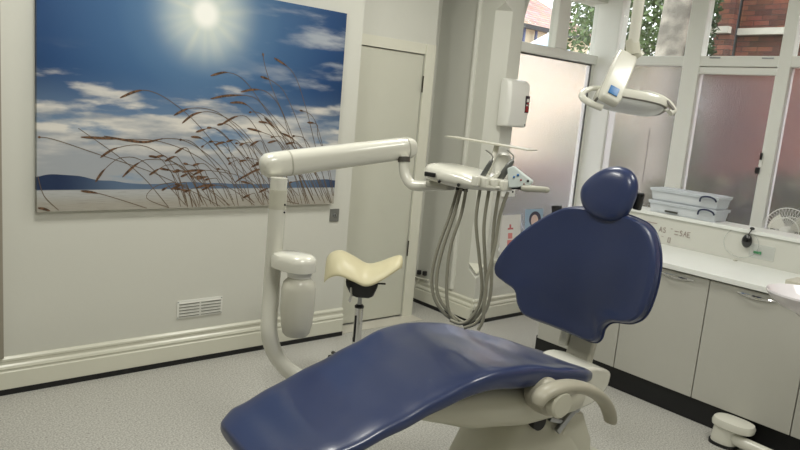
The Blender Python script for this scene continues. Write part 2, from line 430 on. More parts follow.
# lettering on the upstand (small raised stickers, reads as letter shapes)
FONT = {
 'A': [[(0, 0), (.3, 1), (.6, 0)], [(.12, .4), (.48, .4)]], 'S': [[(.5, .85), (.3, 1), (.1, .85), (.1, .65), (.5, .4), (.5, .15), (.3, 0), (.05, .12)]],
 'Z': [[(0, 1), (.55, 1), (0, 0), (.55, 0)]], '2': [[(0, .8), (.3, 1), (.55, .75), (0, 0), (.6, 0)]], 'N': [[(0, 0), (0, 1), (.5, 0), (.5, 1)]],
 'E': [[(.5, 1), (0, 1), (0, 0), (.5, 0)], [(0, .5), (.4, .5)]], 'O': [[(0, 0), (0, 1), (.5, 1), (.5, 0), (0, 0)]], '=': [[(0, .1), (.8, .1)], [(0, .7), (.8, .7)]]}
def strokes(m, s, o, ex, ez, h, wd, nrm, per=None):
    x = 0
    for ch in s:
        if ch != ' ':
            for st in FONT[ch]:
                P = [V(o)+V(ex)*(x+a)*h+V(ez)*b*h for a, b in st]
                m.tube([p+V(nrm)*.001 for p in P], wd, n=4)
            if per: m.build('letter', per[0], per[1]); m = MB()
        x += .8 if ch != '=' else 1.05
st = thing('wall_lettering', 'faint brown stick-on lettering in two short rows on the upstand behind the worktop', 'lettering', onX((667, 238), XC))
o1 = onX((659, 231.5), XC-.001); strokes(MB(), 'AS Z=SAE', o1, (0, -1, 0), (0, 0, 1), .034, .002, (-1, 0, 0), (GREYT, st))
o1 = onX((661, 240.5), XC-.001); strokes(MB(), 'Z O', o1, (0, -1, 0), (0, 0, 1), .03, .002, (-1, 0, 0), (GREYT, st))
m1 = MB(); o1 = onX((645, 221), XC-.001); m1.box((XC-.003, o1.y-.09, o1.z-.003), (XC-.001, o1.y, o1.z+.001)); m1.build('rule', GREYT, st)

# ------------------------------------------------------------ storage boxes on the ledge
def storage_box(z, lab, dark):
    y0, y1 = 1.985, 2.455
    t = thing('storage_box', lab, 'box', (XC+.11, 2.2, z), 0, 'clear storage boxes on the ledge')
    bx = MB(); x0, x1 = XC+.005, XC+.195
    r = lambda i, zz: [(x0+i, y0+i, zz), (x1-i, y0+i, zz), (x1-i, y1-i, zz), (x0+i, y1-i, zz)]
    bx.rings([r(.016, z+.001), r(.006, z+.068)]); bx.box((x0, y0, z+.058), (x1, y1, z+.066), .002)
    bx.build('tub', CLEARP, t, smooth=False, bev=.006)
    MB().box((x0+.02, y0+.03, z+.006), (x1-.02, y1-.03, z+.05), .01).build('paper_contents', PAPER, t, smooth=False)
    MB().box((x0-.002, y0-.002, z+.0665), (x1+.002, y1+.002, z+.078), .004).box((x0+.02, y0+.02, z+.078), (x1-.02, y1-.02, z+.082), .002).build('lid', CLEARP, t, smooth=False)
    yc = y0+.062
    MB().tube(spline([(x0-.004, yc+.055, z+.036), (x0-.016, yc+.042, z+.064), (x0-.018, yc, z+.074), (x0-.016, yc-.04, z+.066), (x0-.004, yc-.05, z+.048)], 5), .006, n=8).build('handle', NIGHTB, t)
    if dark: MB().box((x0-.001, 2.24, z+.012), (x0+.004, 2.33, z+.024), .001).build('label_strip', mat('dark_label', (60, 62, 56), .5), t, smooth=False)
storage_box(1.0735, 'clear plastic storage box resting on the window ledge, dark strip on its front', True)
storage_box(1.157, 'clear plastic storage box stacked on top of another on the window ledge', False)

# ------------------------------------------------------------ fan behind the counter
fc = onX((787, 231), 4.66)
t = thing('pedestal_fan', 'white fan in a round wire cage behind the counter at right', 'fan', (fc.x+.05, fc.y, 0))
ax = V((-1, .0, .0))
m = MB(); R0 = .145
for k in range(44):
    a = 2*PI*k/44; e = V((0, math.cos(a), math.sin(a)))
    m.tube([fc+ax*.06+e*.03, fc+ax*.052+e*R0*.6, fc+ax*.03+e*R0*.95, fc+e*R0], .0011, n=4)
    m.tube([fc-ax*.06+e*.03, fc-ax*.052+e*R0*.6, fc-ax*.03+e*R0*.95, fc+e*R0], .0011, n=4)
for rr, d in ((R0, 0), (R0*.6, .052), (R0*.6, -.052)):
    m.tube([fc+ax*d+V((0, math.cos(k*PI/16), math.sin(k*PI/16)))*rr for k in range(33)], .003, n=6, cap=False)
m.build('cage', WHITEP, t)
m = MB()
for k in range(3):
    a0 = k*2*PI/3+.5; pts = []
    for s_ in range(7):
        f_ = s_/6; pts.append(fc+V((-.012+.024*f_, math.cos(a0-.5+f_*1.0)*(.115), math.sin(a0-.5+f_*1.0)*.115)))
    pts = [fc+V((-.012, math.cos(a0-.3)*.025, math.sin(a0-.3)*.025))]+pts+[fc+V((.012, math.cos(a0+.3)*.025, math.sin(a0+.3)*.025))]
    m.poly(pts, (.003, 0, 0))
m.build('blade', IVORY, t)
MB().lathe(fc+ax*.065, [(.001, 0), (.028, -.004), (.03, -.02), (.028, -.12), (.02, -.16)], n=20, ax=ax).build('hub', WHITEP, t)
MB().tube([(fc.x+.06, fc.y, .02), (fc.x+.06, fc.y, fc.z-.02)], .013).build('pole', WHITEP, t)
MB().lathe((fc.x+.06, fc.y, 0), [(.15, 0), (.15, .012), (.13, .022), (.03, .035), (.02, .06)], n=28).build('base', WHITEP, t)

# ------------------------------------------------------------ hanging items on the upstand
p = onX((747, 241), XC-.02)
t = thing('hand_mirror', 'small black oval gadget hung by a cord over the ledge beside a clear card', 'gadget', p)
MB().ball((XC-.022, p.y, p.z), .036, (.5, .85, 1.15), 20).build('body', mat('gloss_black', (12, 13, 15), .1, coat=.6), t)
MB().tube(spline([(XC-.022, p.y, p.z+.03), (XC-.02, p.y-.008, p.z+.055), (XC-.016, p.y-.016, p.z+.075)], 4), .003, n=8).build('cord', BLACK, t)
MB().ball((XC-.02, p.y-.018, p.z+.080), .011, (.8, 1.4, .8), 10).build('clip', BLACK, t)
MB().ball((XC-.036, p.y+.006, p.z), .011, (.2, .55, 1.3), 10).build('painted_highlight', LENSG, t)  # pale oval painted in as the gloss highlight on the black body
t['label'] = 'small glossy black oval gadget hung by a black cord below the ledge'
t.name = 'black_gadget'; WM[t.name] = Matrix.Translation(p)
c = onX((741, 243), XC-.006)
o = MB().tube([c+V((0, math.cos(k*PI/24)*.105, math.sin(k*PI/24)*.088)) for k in range(49)], .003, n=6, cap=False).build('clear_hoop', VISOR)
tag(o, 'thin clear plastic hoop leaning flat on the upstand behind the black gadget', 'hoop'); recenter(o, (c.x, c.y, c.z-.09))
a = onX((751, 241), XC-.008); b = onX((773, 262), XC-.008)
t = thing('card_sleeve', 'clear plastic card sleeve with green lettering on the upstand', 'card', (XC-.008, (a.y+b.y)/2, b.z))
a.z = b.z+.085
MB().box((XC-.005, b.y, b.z), (XC-.003, a.y, a.z), .0005).build('sleeve', VISOR, t, smooth=False)
g = onX((754, 252), XC-.008)
strokes(MB(), 'NANS', (XC-.009, g.y, g.z-.006), (0, -1, 0), (0, 0, 1), .014, .003, (-1, 0, 0), (GREEN, t))
p = onZ((738, 264.5), ZW)
o = MB().lathe((XC-.03, onX((735, 262), XC-.03).y, ZW), [(.012, 0), (.013, .006), (.006, .009), (.001, .01)], n=14).build('rubber_stopper', GREYP)
tag(o, 'small grey rubber stopper lying on the worktop against the upstand', 'stopper'); recenter(o, (XC-.03, onX((735, 262), XC-.03).y, ZW))
# pale slab (soap tray) at the picture's right edge
p = onZ((797, 287), ZW)
o = MB().box((p.x-.05, p.y-.26, ZW+.0005), (p.x+.10, p.y+.045, ZW+.035), .006).build('steel_tray', mat('tray_beige', (190, 186, 172), .35)); tag(o, 'shallow beige tray on the worktop behind the white bowl', 'tray'); recenter(o, (p.x, p.y-.1, ZW))

# ------------------------------------------------------------ white bowl at the right edge
bc = dep((812, 296), 2.3)
bs = bc+V((.13, -.11, 0))
t = thing('rinse_bowl', 'round white rinse bowl on a stand cut by the right picture edge', 'basin', (bs.x, bs.y, 0))
MB().lathe(bc, [(.001, -.075), (.03, -.073), (.045, -.062), (.09, -.045), (.125, -.02), (.138, .0), (.136, .006), (.130, .003), (.115, -.016), (.08, -.034), (.03, -.044), (.001, -.046)], n=48).build('bowl', mat('porcelain', (226, 222, 226), .15, coat=.5), t)
MB().tube(spline([bc+V((0, 0, -.085)), bc+V((.06, -.05, -.10)), (bs.x, bs.y, bc.z-.16), (bs.x, bs.y, .4), (bs.x, bs.y, .03)], 6), .022).build('stand', IVORY, t)
MB().lathe((bs.x, bs.y, 0), [(.14, 0), (.14, .015), (.1, .03), (.022, .05)], n=32).build('base', IVORY, t)

# ------------------------------------------------------------ floor junction box with pipe
fb = onZ((729, 446), 0); 
t = thing('suction_floor_box', 'white round-topped floor box with a thick pipe, in front of the black plinth', 'floor box', (fb.x, fb.y, 0))
bx, by = fb.x+.01, fb.y+.03
def ell(cx, cy, rx, ry, z, n=32): return [V((cx+rx*math.copysign(abs(math.cos(a))**.75, math.cos(a)), cy+ry*math.copysign(abs(math.sin(a))**.75, math.sin(a)), z)) for a in [2*PI*k/n for k in range(n)]]
MB().rings([ell(bx, by, .068, .068, .012), ell(bx, by, .066, .066, .05), ell(bx, by, .06, .06, .10)]).build('body', IVORY, t)
MB().rings([ell(bx, by, .075, .075, 0.0005), ell(bx, by, .075, .075, .016)]).build('rubber_foot', BLACK, t)
MB().rings([ell(bx-.0, by-.03, .06, .09, .098), ell(bx-.0, by-.03, .07, .105, .104), ell(bx-.0, by-.03, .072, .108, .125), ell(bx, by-.03, .066, .1, .142), ell(bx, by-.03, .045, .07, .150)]).build('cap', IVORY, t)
MB().tube(spline([(bx-.02, by-.05, .055), (bx-.03, by-.15, .053), (bx-.045, by-.5, .05), (bx-.06, by-.9, .05)], 6), .032, n=20).build('pipe', IVORY, t)

# ------------------------------------------------------------ wall things
# canvas
YCN = YL-.035
cx0, cx1 = onY((37, 211), YCN).x, onY((333.5, 205), YCN).x
cz0, cz1 = onY((180, 208), YCN).z, onY((344, 13), YCN).z
def canvas_mat():
    m, nt, b = newmat('canvas_print'); sset(b, Roughness=.5); b.inputs['Specular IOR Level'].default_value = .3
    N = nt.nodes.new; Lk = nt.links.new
    tc = N('ShaderNodeTexCoord'); sp = N('ShaderNodeSeparateXYZ'); Lk(tc.outputs['UV'], sp.inputs[0])
    U_, V_ = sp.outputs[0], sp.outputs[1]
    def math_(op, a, b_=None, clamp=False):
        n = N('ShaderNodeMath'); n.operation = op; n.use_clamp = clamp
        for i, x in enumerate((a, b_)):
            if x is None: continue
            if isinstance(x, (int, float)): n.inputs[i].default_value = x
            else: Lk(x, n.inputs[i])
        return n.outputs[0]
    def mix(f, a, b_, bt='MIX'):
        n = N('ShaderNodeMix'); n.data_type = 'RGBA'; n.blend_type = bt
        for i, x in ((0, f), (6, a), (7, b_)):
            if isinstance(x, (int, float, tuple)): n.inputs[i].default_value = x
            else: Lk(x, n.inputs[i])
        return n.outputs[2]
    def smooth(x, lo, hi):
        n = N('ShaderNodeMapRange'); n.interpolation_type = 'SMOOTHSTEP'; Lk(x, n.inputs[0]); n.inputs[1].default_value = lo; n.inputs[2].default_value = hi; return n.outputs[0]
    asp = (cx1-cx0)/(cz1-cz0)
    sun = onY((206, 14), YCN); su = (sun.x-cx0)/(cx1-cx0); sv = (sun.z-cz0)/(cz1-cz0)
    dx = math_('MULTIPLY', math_('SUBTRACT', U_, su), asp); dy = math_('SUBTRACT', V_, sv)
    r = math_('SQRT', math_('ADD', math_('MULTIPLY', dx, dx), math_('MULTIPLY', dy, dy)))
    # sky
    ramp = N('ShaderNodeValToRGB'); Lk(r, ramp.inputs[0]); el = ramp.color_ramp.elements
    el[0].position = 0; el[0].color = lin((205, 218, 224)); el[1].position = 1; el[1].color = lin((14, 40, 76))
    for pos, c in ((.09, (150, 175, 198)), (.2, (96, 130, 165)), (.4, (64, 100, 142)), (.68, (34, 70, 116))):
        e = el.new(pos); e.color = lin(c)
    sky = ramp.outputs[0]
    low = mix(smooth(V_, .62, .22), sky, lin((128, 152, 178)))
    # clouds: stretched noise
    mp = N('ShaderNodeMapping'); Lk(tc.outputs['UV'], mp.inputs[0]); mp.inputs['Scale'].default_value = (3.2, 8, 1)
    nz = N('ShaderNodeTexNoise'); nz.inputs['Scale'].default_value = 1.4; nz.inputs['Detail'].default_value = 7; Lk(mp.outputs[0], nz.inputs['Vector'])
    mask = smooth(V_, .62, .2)
    cl = smooth(math_('ADD', nz.outputs['Fac'], math_('MULTIPLY', mask, .28)), .55, .70)
    mp2 = N('ShaderNodeMapping'); Lk(tc.outputs['UV'], mp2.inputs[0]); mp2.inputs['Scale'].default_value = (2, 6, 1); mp2.inputs['Location'].default_value = (3, 5, 0)
    nz2 = N('ShaderNodeTexNoise'); nz2.inputs['Scale'].default_value = 2; nz2.inputs['Detail'].default_value = 4; Lk(mp2.outputs[0], nz2.inputs['Vector'])
    ccol = mix(smooth(nz2.outputs['Fac'], .4, .6), lin((226, 221, 212)), lin((158, 163, 170)))
    ccol = mix(smooth(V_, .35, .14), ccol, lin((165, 168, 172)))
    colr = mix(math_('MULTIPLY', cl, math_('MULTIPLY', smooth(V_, .72, .45), .92)), low, ccol)
    # wispy cloud on the right
    mp3 = N('ShaderNodeMapping'); Lk(tc.outputs['UV'], mp3.inputs[0]); mp3.inputs['Rotation'].default_value = (0, 0, -.5); mp3.inputs['Scale'].default_value = (3, 9, 1)
    nz3 = N('ShaderNodeTexNoise'); nz3.inputs['Scale'].default_value = 1.2; nz3.inputs['Detail'].default_value = 5; Lk(mp3.outputs[0], nz3.inputs['Vector'])
    wf = math_('MULTIPLY', smooth(nz3.outputs['Fac'], .48, .7), math_('MULTIPLY', smooth(U_, .5, .95), .7))
    colr = mix(wf, colr, lin((196, 200, 204)))
    # sun and rays
    ang = N('ShaderNodeMath'); ang.operation = 'ARCTAN2'; Lk(dy, ang.inputs[0]); Lk(dx, ang.inputs[1])
    s1 = math_('POWER', math_('ABSOLUTE', math_('SINE', math_('MULTIPLY', ang.outputs[0], 7))), 5)
    s2 = math_('POWER', math_('ABSOLUTE', math_('SINE', math_('ADD', math_('MULTIPLY', ang.outputs[0], 4.5), 1))), 9)
    rays = math_('MULTIPLY', math_('ADD', math_('MULTIPLY', s1, .5), math_('MULTIPLY', s2, .5)), smooth(r, .27, .02))
    colr = mix(math_('MULTIPLY', rays, .75), colr, lin((225, 222, 200)))
    colr = mix(smooth(r, .30, .0), colr, lin((214, 222, 216)))
    colr = mix(smooth(r, .085, .03), colr, (1, 1, .96, 1))
    # hills, water, sand
    nh = N('ShaderNodeTexNoise'); nh.inputs['Scale'].default_value = 3.5; nh.noise_dimensions = '1D'; Lk(U_, nh.inputs['W'])
    hl = math_('ADD', .088, math_('MULTIPLY', nh.outputs['Fac'], math_('ADD', .05, math_('MULTIPLY', smooth(math_('ABSOLUTE', math_('SUBTRACT', U_, .5)), .2, .5), .06))))
    hill = math_('LESS_THAN', V_, hl)
    colr = mix(hill, colr, mix(smooth(math_('ABSOLUTE', math_('SUBTRACT', U_, .55)), .3, .5), lin((92, 112, 138)), lin((36, 52, 84))))
    colr = mix(smooth(V_, .092, .086), colr, mix(smooth(V_, .02, .085), lin((166, 162, 152)), lin((178, 180, 180))))
    wv = N('ShaderNodeTexNoise'); mp4 = N('ShaderNodeMapping'); mp4.inputs['Scale'].default_value = (4, 90, 1); Lk(tc.outputs['UV'], mp4.inputs[0]); Lk(mp4.outputs[0], wv.inputs['Vector'])
    colr = mix(math_('MULTIPLY', smooth(V_, .092, .086), math_('MULTIPLY', smooth(wv.outputs['Fac'], .5, .75), .5)), colr, lin((120, 116, 110)))
    Lk(colr, b.inputs['Base Color']); return m
CANV = canvas_mat()
me = bpy.data.meshes.new('canvas')
bm = bmesh.new(); bmesh.ops.create_cube(bm, size=1)
for v in bm.verts: v.co = V(((cx0+cx1)/2+v.co.x*(cx1-cx0), YL-.0185+v.co.y*.033, (cz0+cz1)/2+v.co.z*(cz1-cz0)))
uv = bm.loops.layers.uv.new('UVMap')
for f in bm.faces:
    for l in f.loops: l[uv].uv = ((l.vert.co.x-cx0)/(cx1-cx0), (l.vert.co.z-cz0)/(cz1-cz0))
tc_ = thing('canvas_picture', 'large unframed canvas print of windblown grasses under a bright sun and blue sky', 'picture', ((cx0+cx1)/2, YL-.002, cz0))
bm.transform(WM[tc_.name].inverted()); bm.to_mesh(me); bm.free(); me.materials.append(CANV)
o = bpy.data.objects.new('canvas', me); COL.objects.link(o); o.parent = tc_
STEMC = mat('printed_stem', (104, 86, 66), .6); HEADC = mat('printed_seed_head', (98, 72, 52), .6, var=.5, vscale=60)
stems = [  # crop pixels (scale 2.044) root -> tip, head length in points from the tip
 ([(610, 440), (560, 400), (480, 340), (400, 250), (350, 208), (310, 187), (280, 186), (245, 200)], .22),
 ([(450, 425), (330, 360), (200, 315), (110, 285), (76, 280)], .12),
 ([(520, 415), (420, 330), (330, 290), (240, 284), (165, 280)], .3),
 ([(520, 415), (440, 330), (385, 291), (340, 283), (300, 290), (262, 287), (212, 278)], .5),
 ([(470, 420), (380, 350), (300, 300), (240, 302), (205, 322)], .3),
 ([(600, 400), (520, 300), (460, 240), (425, 223), (385, 222), (355, 236)], .25),
 ([(610, 400), (540, 320), (490, 260), (440, 231), (400, 232), (372, 252)], .3),
 ([(640, 410), (590, 300), (540, 220), (500, 165), (465, 148), (430, 155)], .25),
 ([(655, 410), (600, 300), (575, 225), (548, 190), (520, 183), (492, 188)], .3),
 ([(672, 405), (645, 300), (625, 220), (600, 150), (560, 118)], .2),
 ([(640, 400), (590, 260), (560, 190), (543, 140), (537, 108)], .15),
 ([(660, 400), (620, 280), (585, 195), (560, 168), (532, 156)], .2),
 ([(650, 400), (600, 290), (560, 240), (520, 200), (470, 195), (430, 202)], .35),
 ([(620, 400), (580, 310), (530, 240), (500, 212), (470, 210)], .35),
 ([(600, 400), (560, 330), (515, 250), (487, 237), (450, 256)], .3),
 ([(575, 410), (500, 320), (450, 270), (430, 262), (400, 270)], .2),
 ([(440, 425), (370, 340), (310, 326), (280, 335), (250, 362)], .35),
 ([(380, 420), (300, 335), (250, 322), (215, 345), (195, 372)], .3),
 ([(460, 420), (380, 345), (345, 337), (325, 345), (305, 358)], .3),
 ([(300, 428), (245, 408), (200, 395), (165, 390)], .4),
 ([(345, 430), (300, 370), (255, 330), (215, 300), (160, 262)], .0),
 ([(560, 420), (500, 365), (440, 350), (400, 348), (372, 352)], .4),
 ([(600, 425), (560, 370), (535, 346), (500, 360), (480, 373)], .7),
 ([(640, 410), (600, 330), (565, 285), (535, 270), (505, 262)], .3),
 ([(660, 400), (630, 320), (600, 285), (575, 272)], .4),
 ([(680, 400), (660, 300), (640, 240), (612, 225)], .2),
 ([(670, 410), (640, 350), (590, 290), (540, 240)], .25),
 ([(690, 400), (670, 330), (650, 280), (648, 255), (628, 250)], .2),
 ([(76, 425), (90, 427), (102, 433)], 1), ([(345, 425), (300, 405), (320, 380), (360, 372)], .0),
 ([(120, 430), (90, 400), (76, 360)], 0), ([(520, 425), (470, 385), (430, 378), (400, 384)], .5)]
for k in range(60):
    x = random.uniform(360, 684); L_ = random.uniform(40, 190)*(0.5+.5*(x-340)/344)
    dx_ = -L_*random.uniform(.25, .75); y0_ = random.uniform(405, 430)
    stems.append(([(x, y0_), (x+dx_*.35, y0_-L_*.5), (x+dx_*.75, y0_-L_*.85), (x+dx_, y0_-L_), (x+dx_-22, y0_-L_*1.0+random.uniform(-6, 12))], random.uniform(.1, .3)))
ms, mh = MB(), MB()
yy = YCN-.0006
for st_, hf in stems:
    P = []
    for x, y in st_:
        q = onY((x/2.044, y/2.044), yy); P.append(V((min(max(q.x, cx0+.004), cx1-.004), yy, min(max(q.z, cz0+.004), cz1-.004))))
    S = spline(P, 6)
    def ribbon(m, pts, w):
        rs = []
        for i, p in enumerate(pts):
            t_ = (pts[min(i+1, len(pts)-1)]-pts[max(i-1, 0)]).normalized(); n_ = V((-t_.z, 0, t_.x)); ww = w(i/(len(pts)-1))
            rs.append([p+n_*ww, p+n_*ww+V((0, -.0006, 0)), p-n_*ww+V((0, -.0006, 0)), p-n_*ww])
        m.rings(rs)
    ribbon(ms, S, lambda f: .0016)
    if hf > 0:
        nh = max(3, int(len(S)*hf)); Hs = S[-nh:]
        ribbon(mh, [p+V((0, -.0008, 0)) for p in Hs], lambda f: .001+.0056*math.sin(PI*min(1, f*.95+.03))**.7)
ms.build('printed_stems', STEMC, tc_, smooth=False)['kind'] = 'stuff'; mh.build('printed_seed_heads', HEADC, tc_, smooth=False)['kind'] = 'stuff'

# air vent
a = onY((177, 301), YL); b = onY((221.5, 313), YL)
t = thing('air_vent', 'white slatted air vent plate low on the wall below the canvas', 'vent', ((a.x+b.x)/2, YL, .275))
x0, x1, z0_, z1_ = a.x, b.x, .276, .386
MB().box((x0, YL-.006, z0_), (x1, YL-.0005, z1_), .001).build('plate', WHITEP, t, smooth=False, bev=.002)
m = MB()
for k in range(5):
    zz = z0_+.018+k*.0185
    for s0, s1 in ((x0+.012, (x0+x1)/2-.006), ((x0+x1)/2+.006, x1-.012)):
        m.obox(((s0+s1)/2, YL-.011, zz), (1, 0, 0), (0, 1, -.8), (0, .8, 1), (s1-s0, .014, .002))
m.build('slats', WHITEP, t, smooth=False)
m = MB()
for k in range(5):
    zz = z0_+.0105+k*.0185
    for s0, s1 in ((x0+.012, (x0+x1)/2-.006), ((x0+x1)/2+.006, x1-.012)): m.box((s0, YL-.0068, zz), (s1, YL-.0058, zz+.006))
m.build('slot', mat('slot_grey', (80, 80, 76), .7), t, smooth=False)
for sx in (x0+.006, x1-.006):
    for sz in (z0_+.008, z1_-.008): MB().lathe((sx, YL-.006, sz), [(.004, 0), (.003, .0025), (.0005, .003)], n=10, ax=(0, -1, 0)).build('screw', STEEL, t)
# key switch
p = onY((334, 215), YL)
t = thing('key_switch', 'small square grey metal key switch under the canvas corner', 'switch', (p.x, YL, p.z-.045))
MB().box((p.x-.036, YL-.008, p.z-.043), (p.x+.036, YL-.0005, p.z+.043), .002).build('plate', mat('grey_plate', (136, 137, 134), .35, metal=.5), t, smooth=False)
MB().lathe((p.x, YL-.008, p.z), [(.014, 0), (.013, .006), (.0005, .0065)], n=20, ax=(0, -1, 0)).build('key_barrel', STEEL, t)
MB().box((p.x-.0015, YL-.0155, p.z-.008), (p.x+.0015, YL-.0142, p.z+.008)).build('keyhole', BLACK, t, smooth=False)
# dispenser on the bay reveal
d0 = onY((503, 80), YR-.05); d1 = onY((526, 127), YR-.05)
zt_, zb_ = onY((514, 79), YR-.05).z, onY((514, 127), YR-.05).z
xa, xb = onY((503, 110), YR-.05).x, onY((524.5, 110), YR-.05).x
t = thing('soap_dispenser', 'white wall soap dispenser with red and black label window beside the bay window', 'dispenser', ((xa+xb)/2, YR, zb_))
m = MB(); rs = []
for z, d, sh in ((zb_, .085, .004), (zb_+.01, .095, 0), (zb_+.13, .105, 0), (zt_-.04, .095, 0), (zt_-.012, .075, .004), (zt_, .045, .016)):
    rs.append([V((xa+sh, YR-.0005, z)), V((xa+sh, YR-d*.7, z)), V((xa+sh+.02, YR-d, z)), V((xb-sh-.02, YR-d, z)), V((xb-sh, YR-d*.7, z)), V((xb-sh, YR-.0005, z))])
m.rings(rs); m.build('cover', WHITEP, t, bev=.006)
# label window on its front right
l0 = onY((518.5, 95), YR-.1)
MB().box((xb-.062, YR-.1075, l0.z-.125), (xb-.02, YR-.098, l0.z-.0), .001).build('window', mat('label_dark', (46, 36, 42), .2), t, smooth=False)
MB().box((xb-.056, YR-.1090, l0.z-.118), (xb-.03, YR-.107, l0.z-.075)).box((xb-.046, YR-.1090, l0.z-.06), (xb-.026, YR-.107, l0.z-.048)).build('red_label', RED, t, smooth=False)
MB().box((xb-.054, YR-.1092, l0.z-.045), (xb-.03, YR-.107, l0.z-.022)).box((xb-.054, YR-.1092, l0.z-.074), (xb-.034, YR-.107, l0.z-.064)).build('label_print', PAPER, t, smooth=False)
MB().lathe((xb-.03, YR-.093, zb_+.022), [(.009, 0), (.007, .006), (.0005, .007)], n=14, ax=(0, -1, 0)).build('lock', BLACK, t)
# small white bracket below
p = onY((508, 190), YR)
t = thing('white_wall_box', 'small white square box with a black dot on the bay wall behind the instrument tray', 'box', (p.x, YR, p.z-.05))
MB().box((p.x-.075, YR-.03, p.z-.05), (p.x+.055, YR-.0005, p.z+.14), .005).build('cover', WHITEP, t, smooth=False)
MB().lathe((p.x+.022, YR-.03, p.z-.01), [(.009, 0), (.008, .004), (.0005, .005)], n=12, ax=(0, -1, 0)).build('button', BLACK, t)
# pipe clips by the skirting at the door
for i, (px_, py_) in enumerate(((414, 270), (419.5, 272), (425, 273))):
    p = onX((px_, py_), XR-.01)
    o = MB().box((XR-.03, p.y-.016, p.z-.02), (XR-.0005, p.y+.012, p.z+.016), .004).build('cable_clip', mat('dark_grey_clip', (44, 44, 42), .5))
    tag(o, ['dark cable clip low on the wall, nearest the door frame', 'dark cable clip low on the wall, middle of three by the door', 'dark cable clip low on the wall, furthest of three from the door'][i], 'clip', 'cable clips by the door'); recenter(o, (XR-.01, p.y, p.z-.02))
a, b = onX((412, 276), XR-.02), onX((428, 280), XR-.02); b2 = onX((416, 287), XR-.02)
o = MB().tube(spline([a+V((0, .2, .01)), a, b], 4), .009, n=10).tube(spline([(a+b)/2, b2+V((0, 0, .02)), b2], 4), .007, n=10).build('wall_pipe', TRIM)
tag(o, 'short white branched pipe on the wall just above the skirting by the door', 'pipe'); recenter(o, b2)

# leaflets on the ledge
def leaflet(px0, px1, pb, lab, kind, y, tilt):
    a = onY(px0, y); b = onY(px1, y); zb = .5
    x0, x1, zt = a.x, b.x, a.z
    t = thing('leaflet', lab, 'leaflet', ((x0+x1)/2, y, zb), 0, 'leaflets propped on the window ledge')
    dz = zt-zb; lean = V((0, .045, dz)).normalized(); nrm = V((0, -1, .045/dz)).normalized()
    def P(u, v, d=0): return V((x0+(x1-x0)*u, y, zb))+lean*v*dz+nrm*d
    def quad(m, u0, v0, u1, v1, d): m.poly([P(u0, v0, d), P(u1, v0, d), P(u1, v1, d), P(u0, v1, d)], nrm*.0008)
    m = MB(); quad(m, 0, 0, 1, 1, 0); m.build('card', {'w': PAPER, 'b': PBLUE, 'k': BLACK}[kind], t, smooth=False)
    if kind == 'w':
        m = MB(); quad(m, .36, .06, .66, .42, .001); quad(m, .4, .45, .6, .58, .001); m.build('pink_figure', PINK, t, smooth=False)
        m = MB(); quad(m, .38, .66, .64, .70, .001); quad(m, .46, .70, .54, .78, .001); m.build('print', mat('soft_red_print', (190, 104, 104), .5), t, smooth=False)
    if kind == 'b':
        def disc(m, cu, cv, ru, rv, d, n=18): m.poly([P(cu+ru*math.cos(2*PI*k/n), cv+rv*math.sin(2*PI*k/n), d) for k in range(n)], nrm*.0006)
        m = MB(); disc(m, .55, .78, .33, .17, .001); m.build('printed_hair', mat('hair_print', (70, 66, 84), .5), t, smooth=False)
        m = MB(); disc(m, .52, .75, .2, .13, .002); m.build('printed_face', SKIN, t, smooth=False)
        m = MB(); quad(m, .05, .0, .95, .55, .001); m.build('white_panel', PAPER, t, smooth=False)
leaflet((504, 216), (525, 215), 250, 'white leaflet with a small pink figure propped on the low window ledge', 'w', YR+.0, 0)
leaflet((529.5, 210), (547.5, 209), 250, 'pale blue leaflet with a face, propped on the ledge beside the white leaflet', 'b', YR+.0, 0)
leaflet((556, 206.5), (566, 207), 250, 'black leaflet on the ledge mostly hidden by the backrest top', 'k', YR-.0, 0)

# ------------------------------------------------------------ dental chair
TH = math.radians(-5)
O = V((1.609, 1.761, 0))+V((math.sin(math.radians(5)), math.cos(math.radians(5)), 0))*.04
A_ = V((math.cos(TH), math.sin(TH), 0)); B_ = V((-math.sin(TH), math.cos(TH), 0))
def cl(p, y):    # pixel -> chair frame on the vertical plane at lateral y
    P = onplane(p, O+B_*y, B_)-O; return V((P.dot(A_), P.dot(B_), P.z))
ch = thing('dental_chair', 'navy blue padded dental chair with ivory base in the middle of the room', 'dental chair', O, TH)
def cpart(m, name, mt, parent=None, **k): 
    k.setdefault('world', False); return m.build(name, mt, parent or ch, **k)
# seat and leg cushion
def ip(tab, x):
    for (a, va), (b, vb) in zip(tab, tab[1:]):
        if x <= b:
            t_ = max(0, (x-a)/(b-a)); t_ = t_*t_*(3-2*t_)*.5+t_*.5; return va+(vb-va)*t_
    return tab[-1][1]
ztop = [(-.64, .508), (-.52, .54), (-.385, .585), (-.2, .643), (-.05, .695), (.1, .738), (.2, .746), (.4, .722), (.6, .672), (.74, .64), (.86, .60)]
half = [(-.62, .16), (-.60, .205), (-.54, .25), (-.3, .28), (-.05, .29), (.1, .30), (.3, .295), (.5, .282), (.7, .255), (.80, .215), (.86, .13)]
dish = [(-.64, 0), (-.3, .002), (-.05, .006), (.15, .022), (.35, .045), (.6, .045), (.74, .02), (.86, 0)]
thk = [(-.64, .03), (-.6, .05), (-.3, .07), (0, .085), (.3, .10), (.6, .10), (.78, .075), (.86, .03)]
m = MB(); rs = []
NX = 46
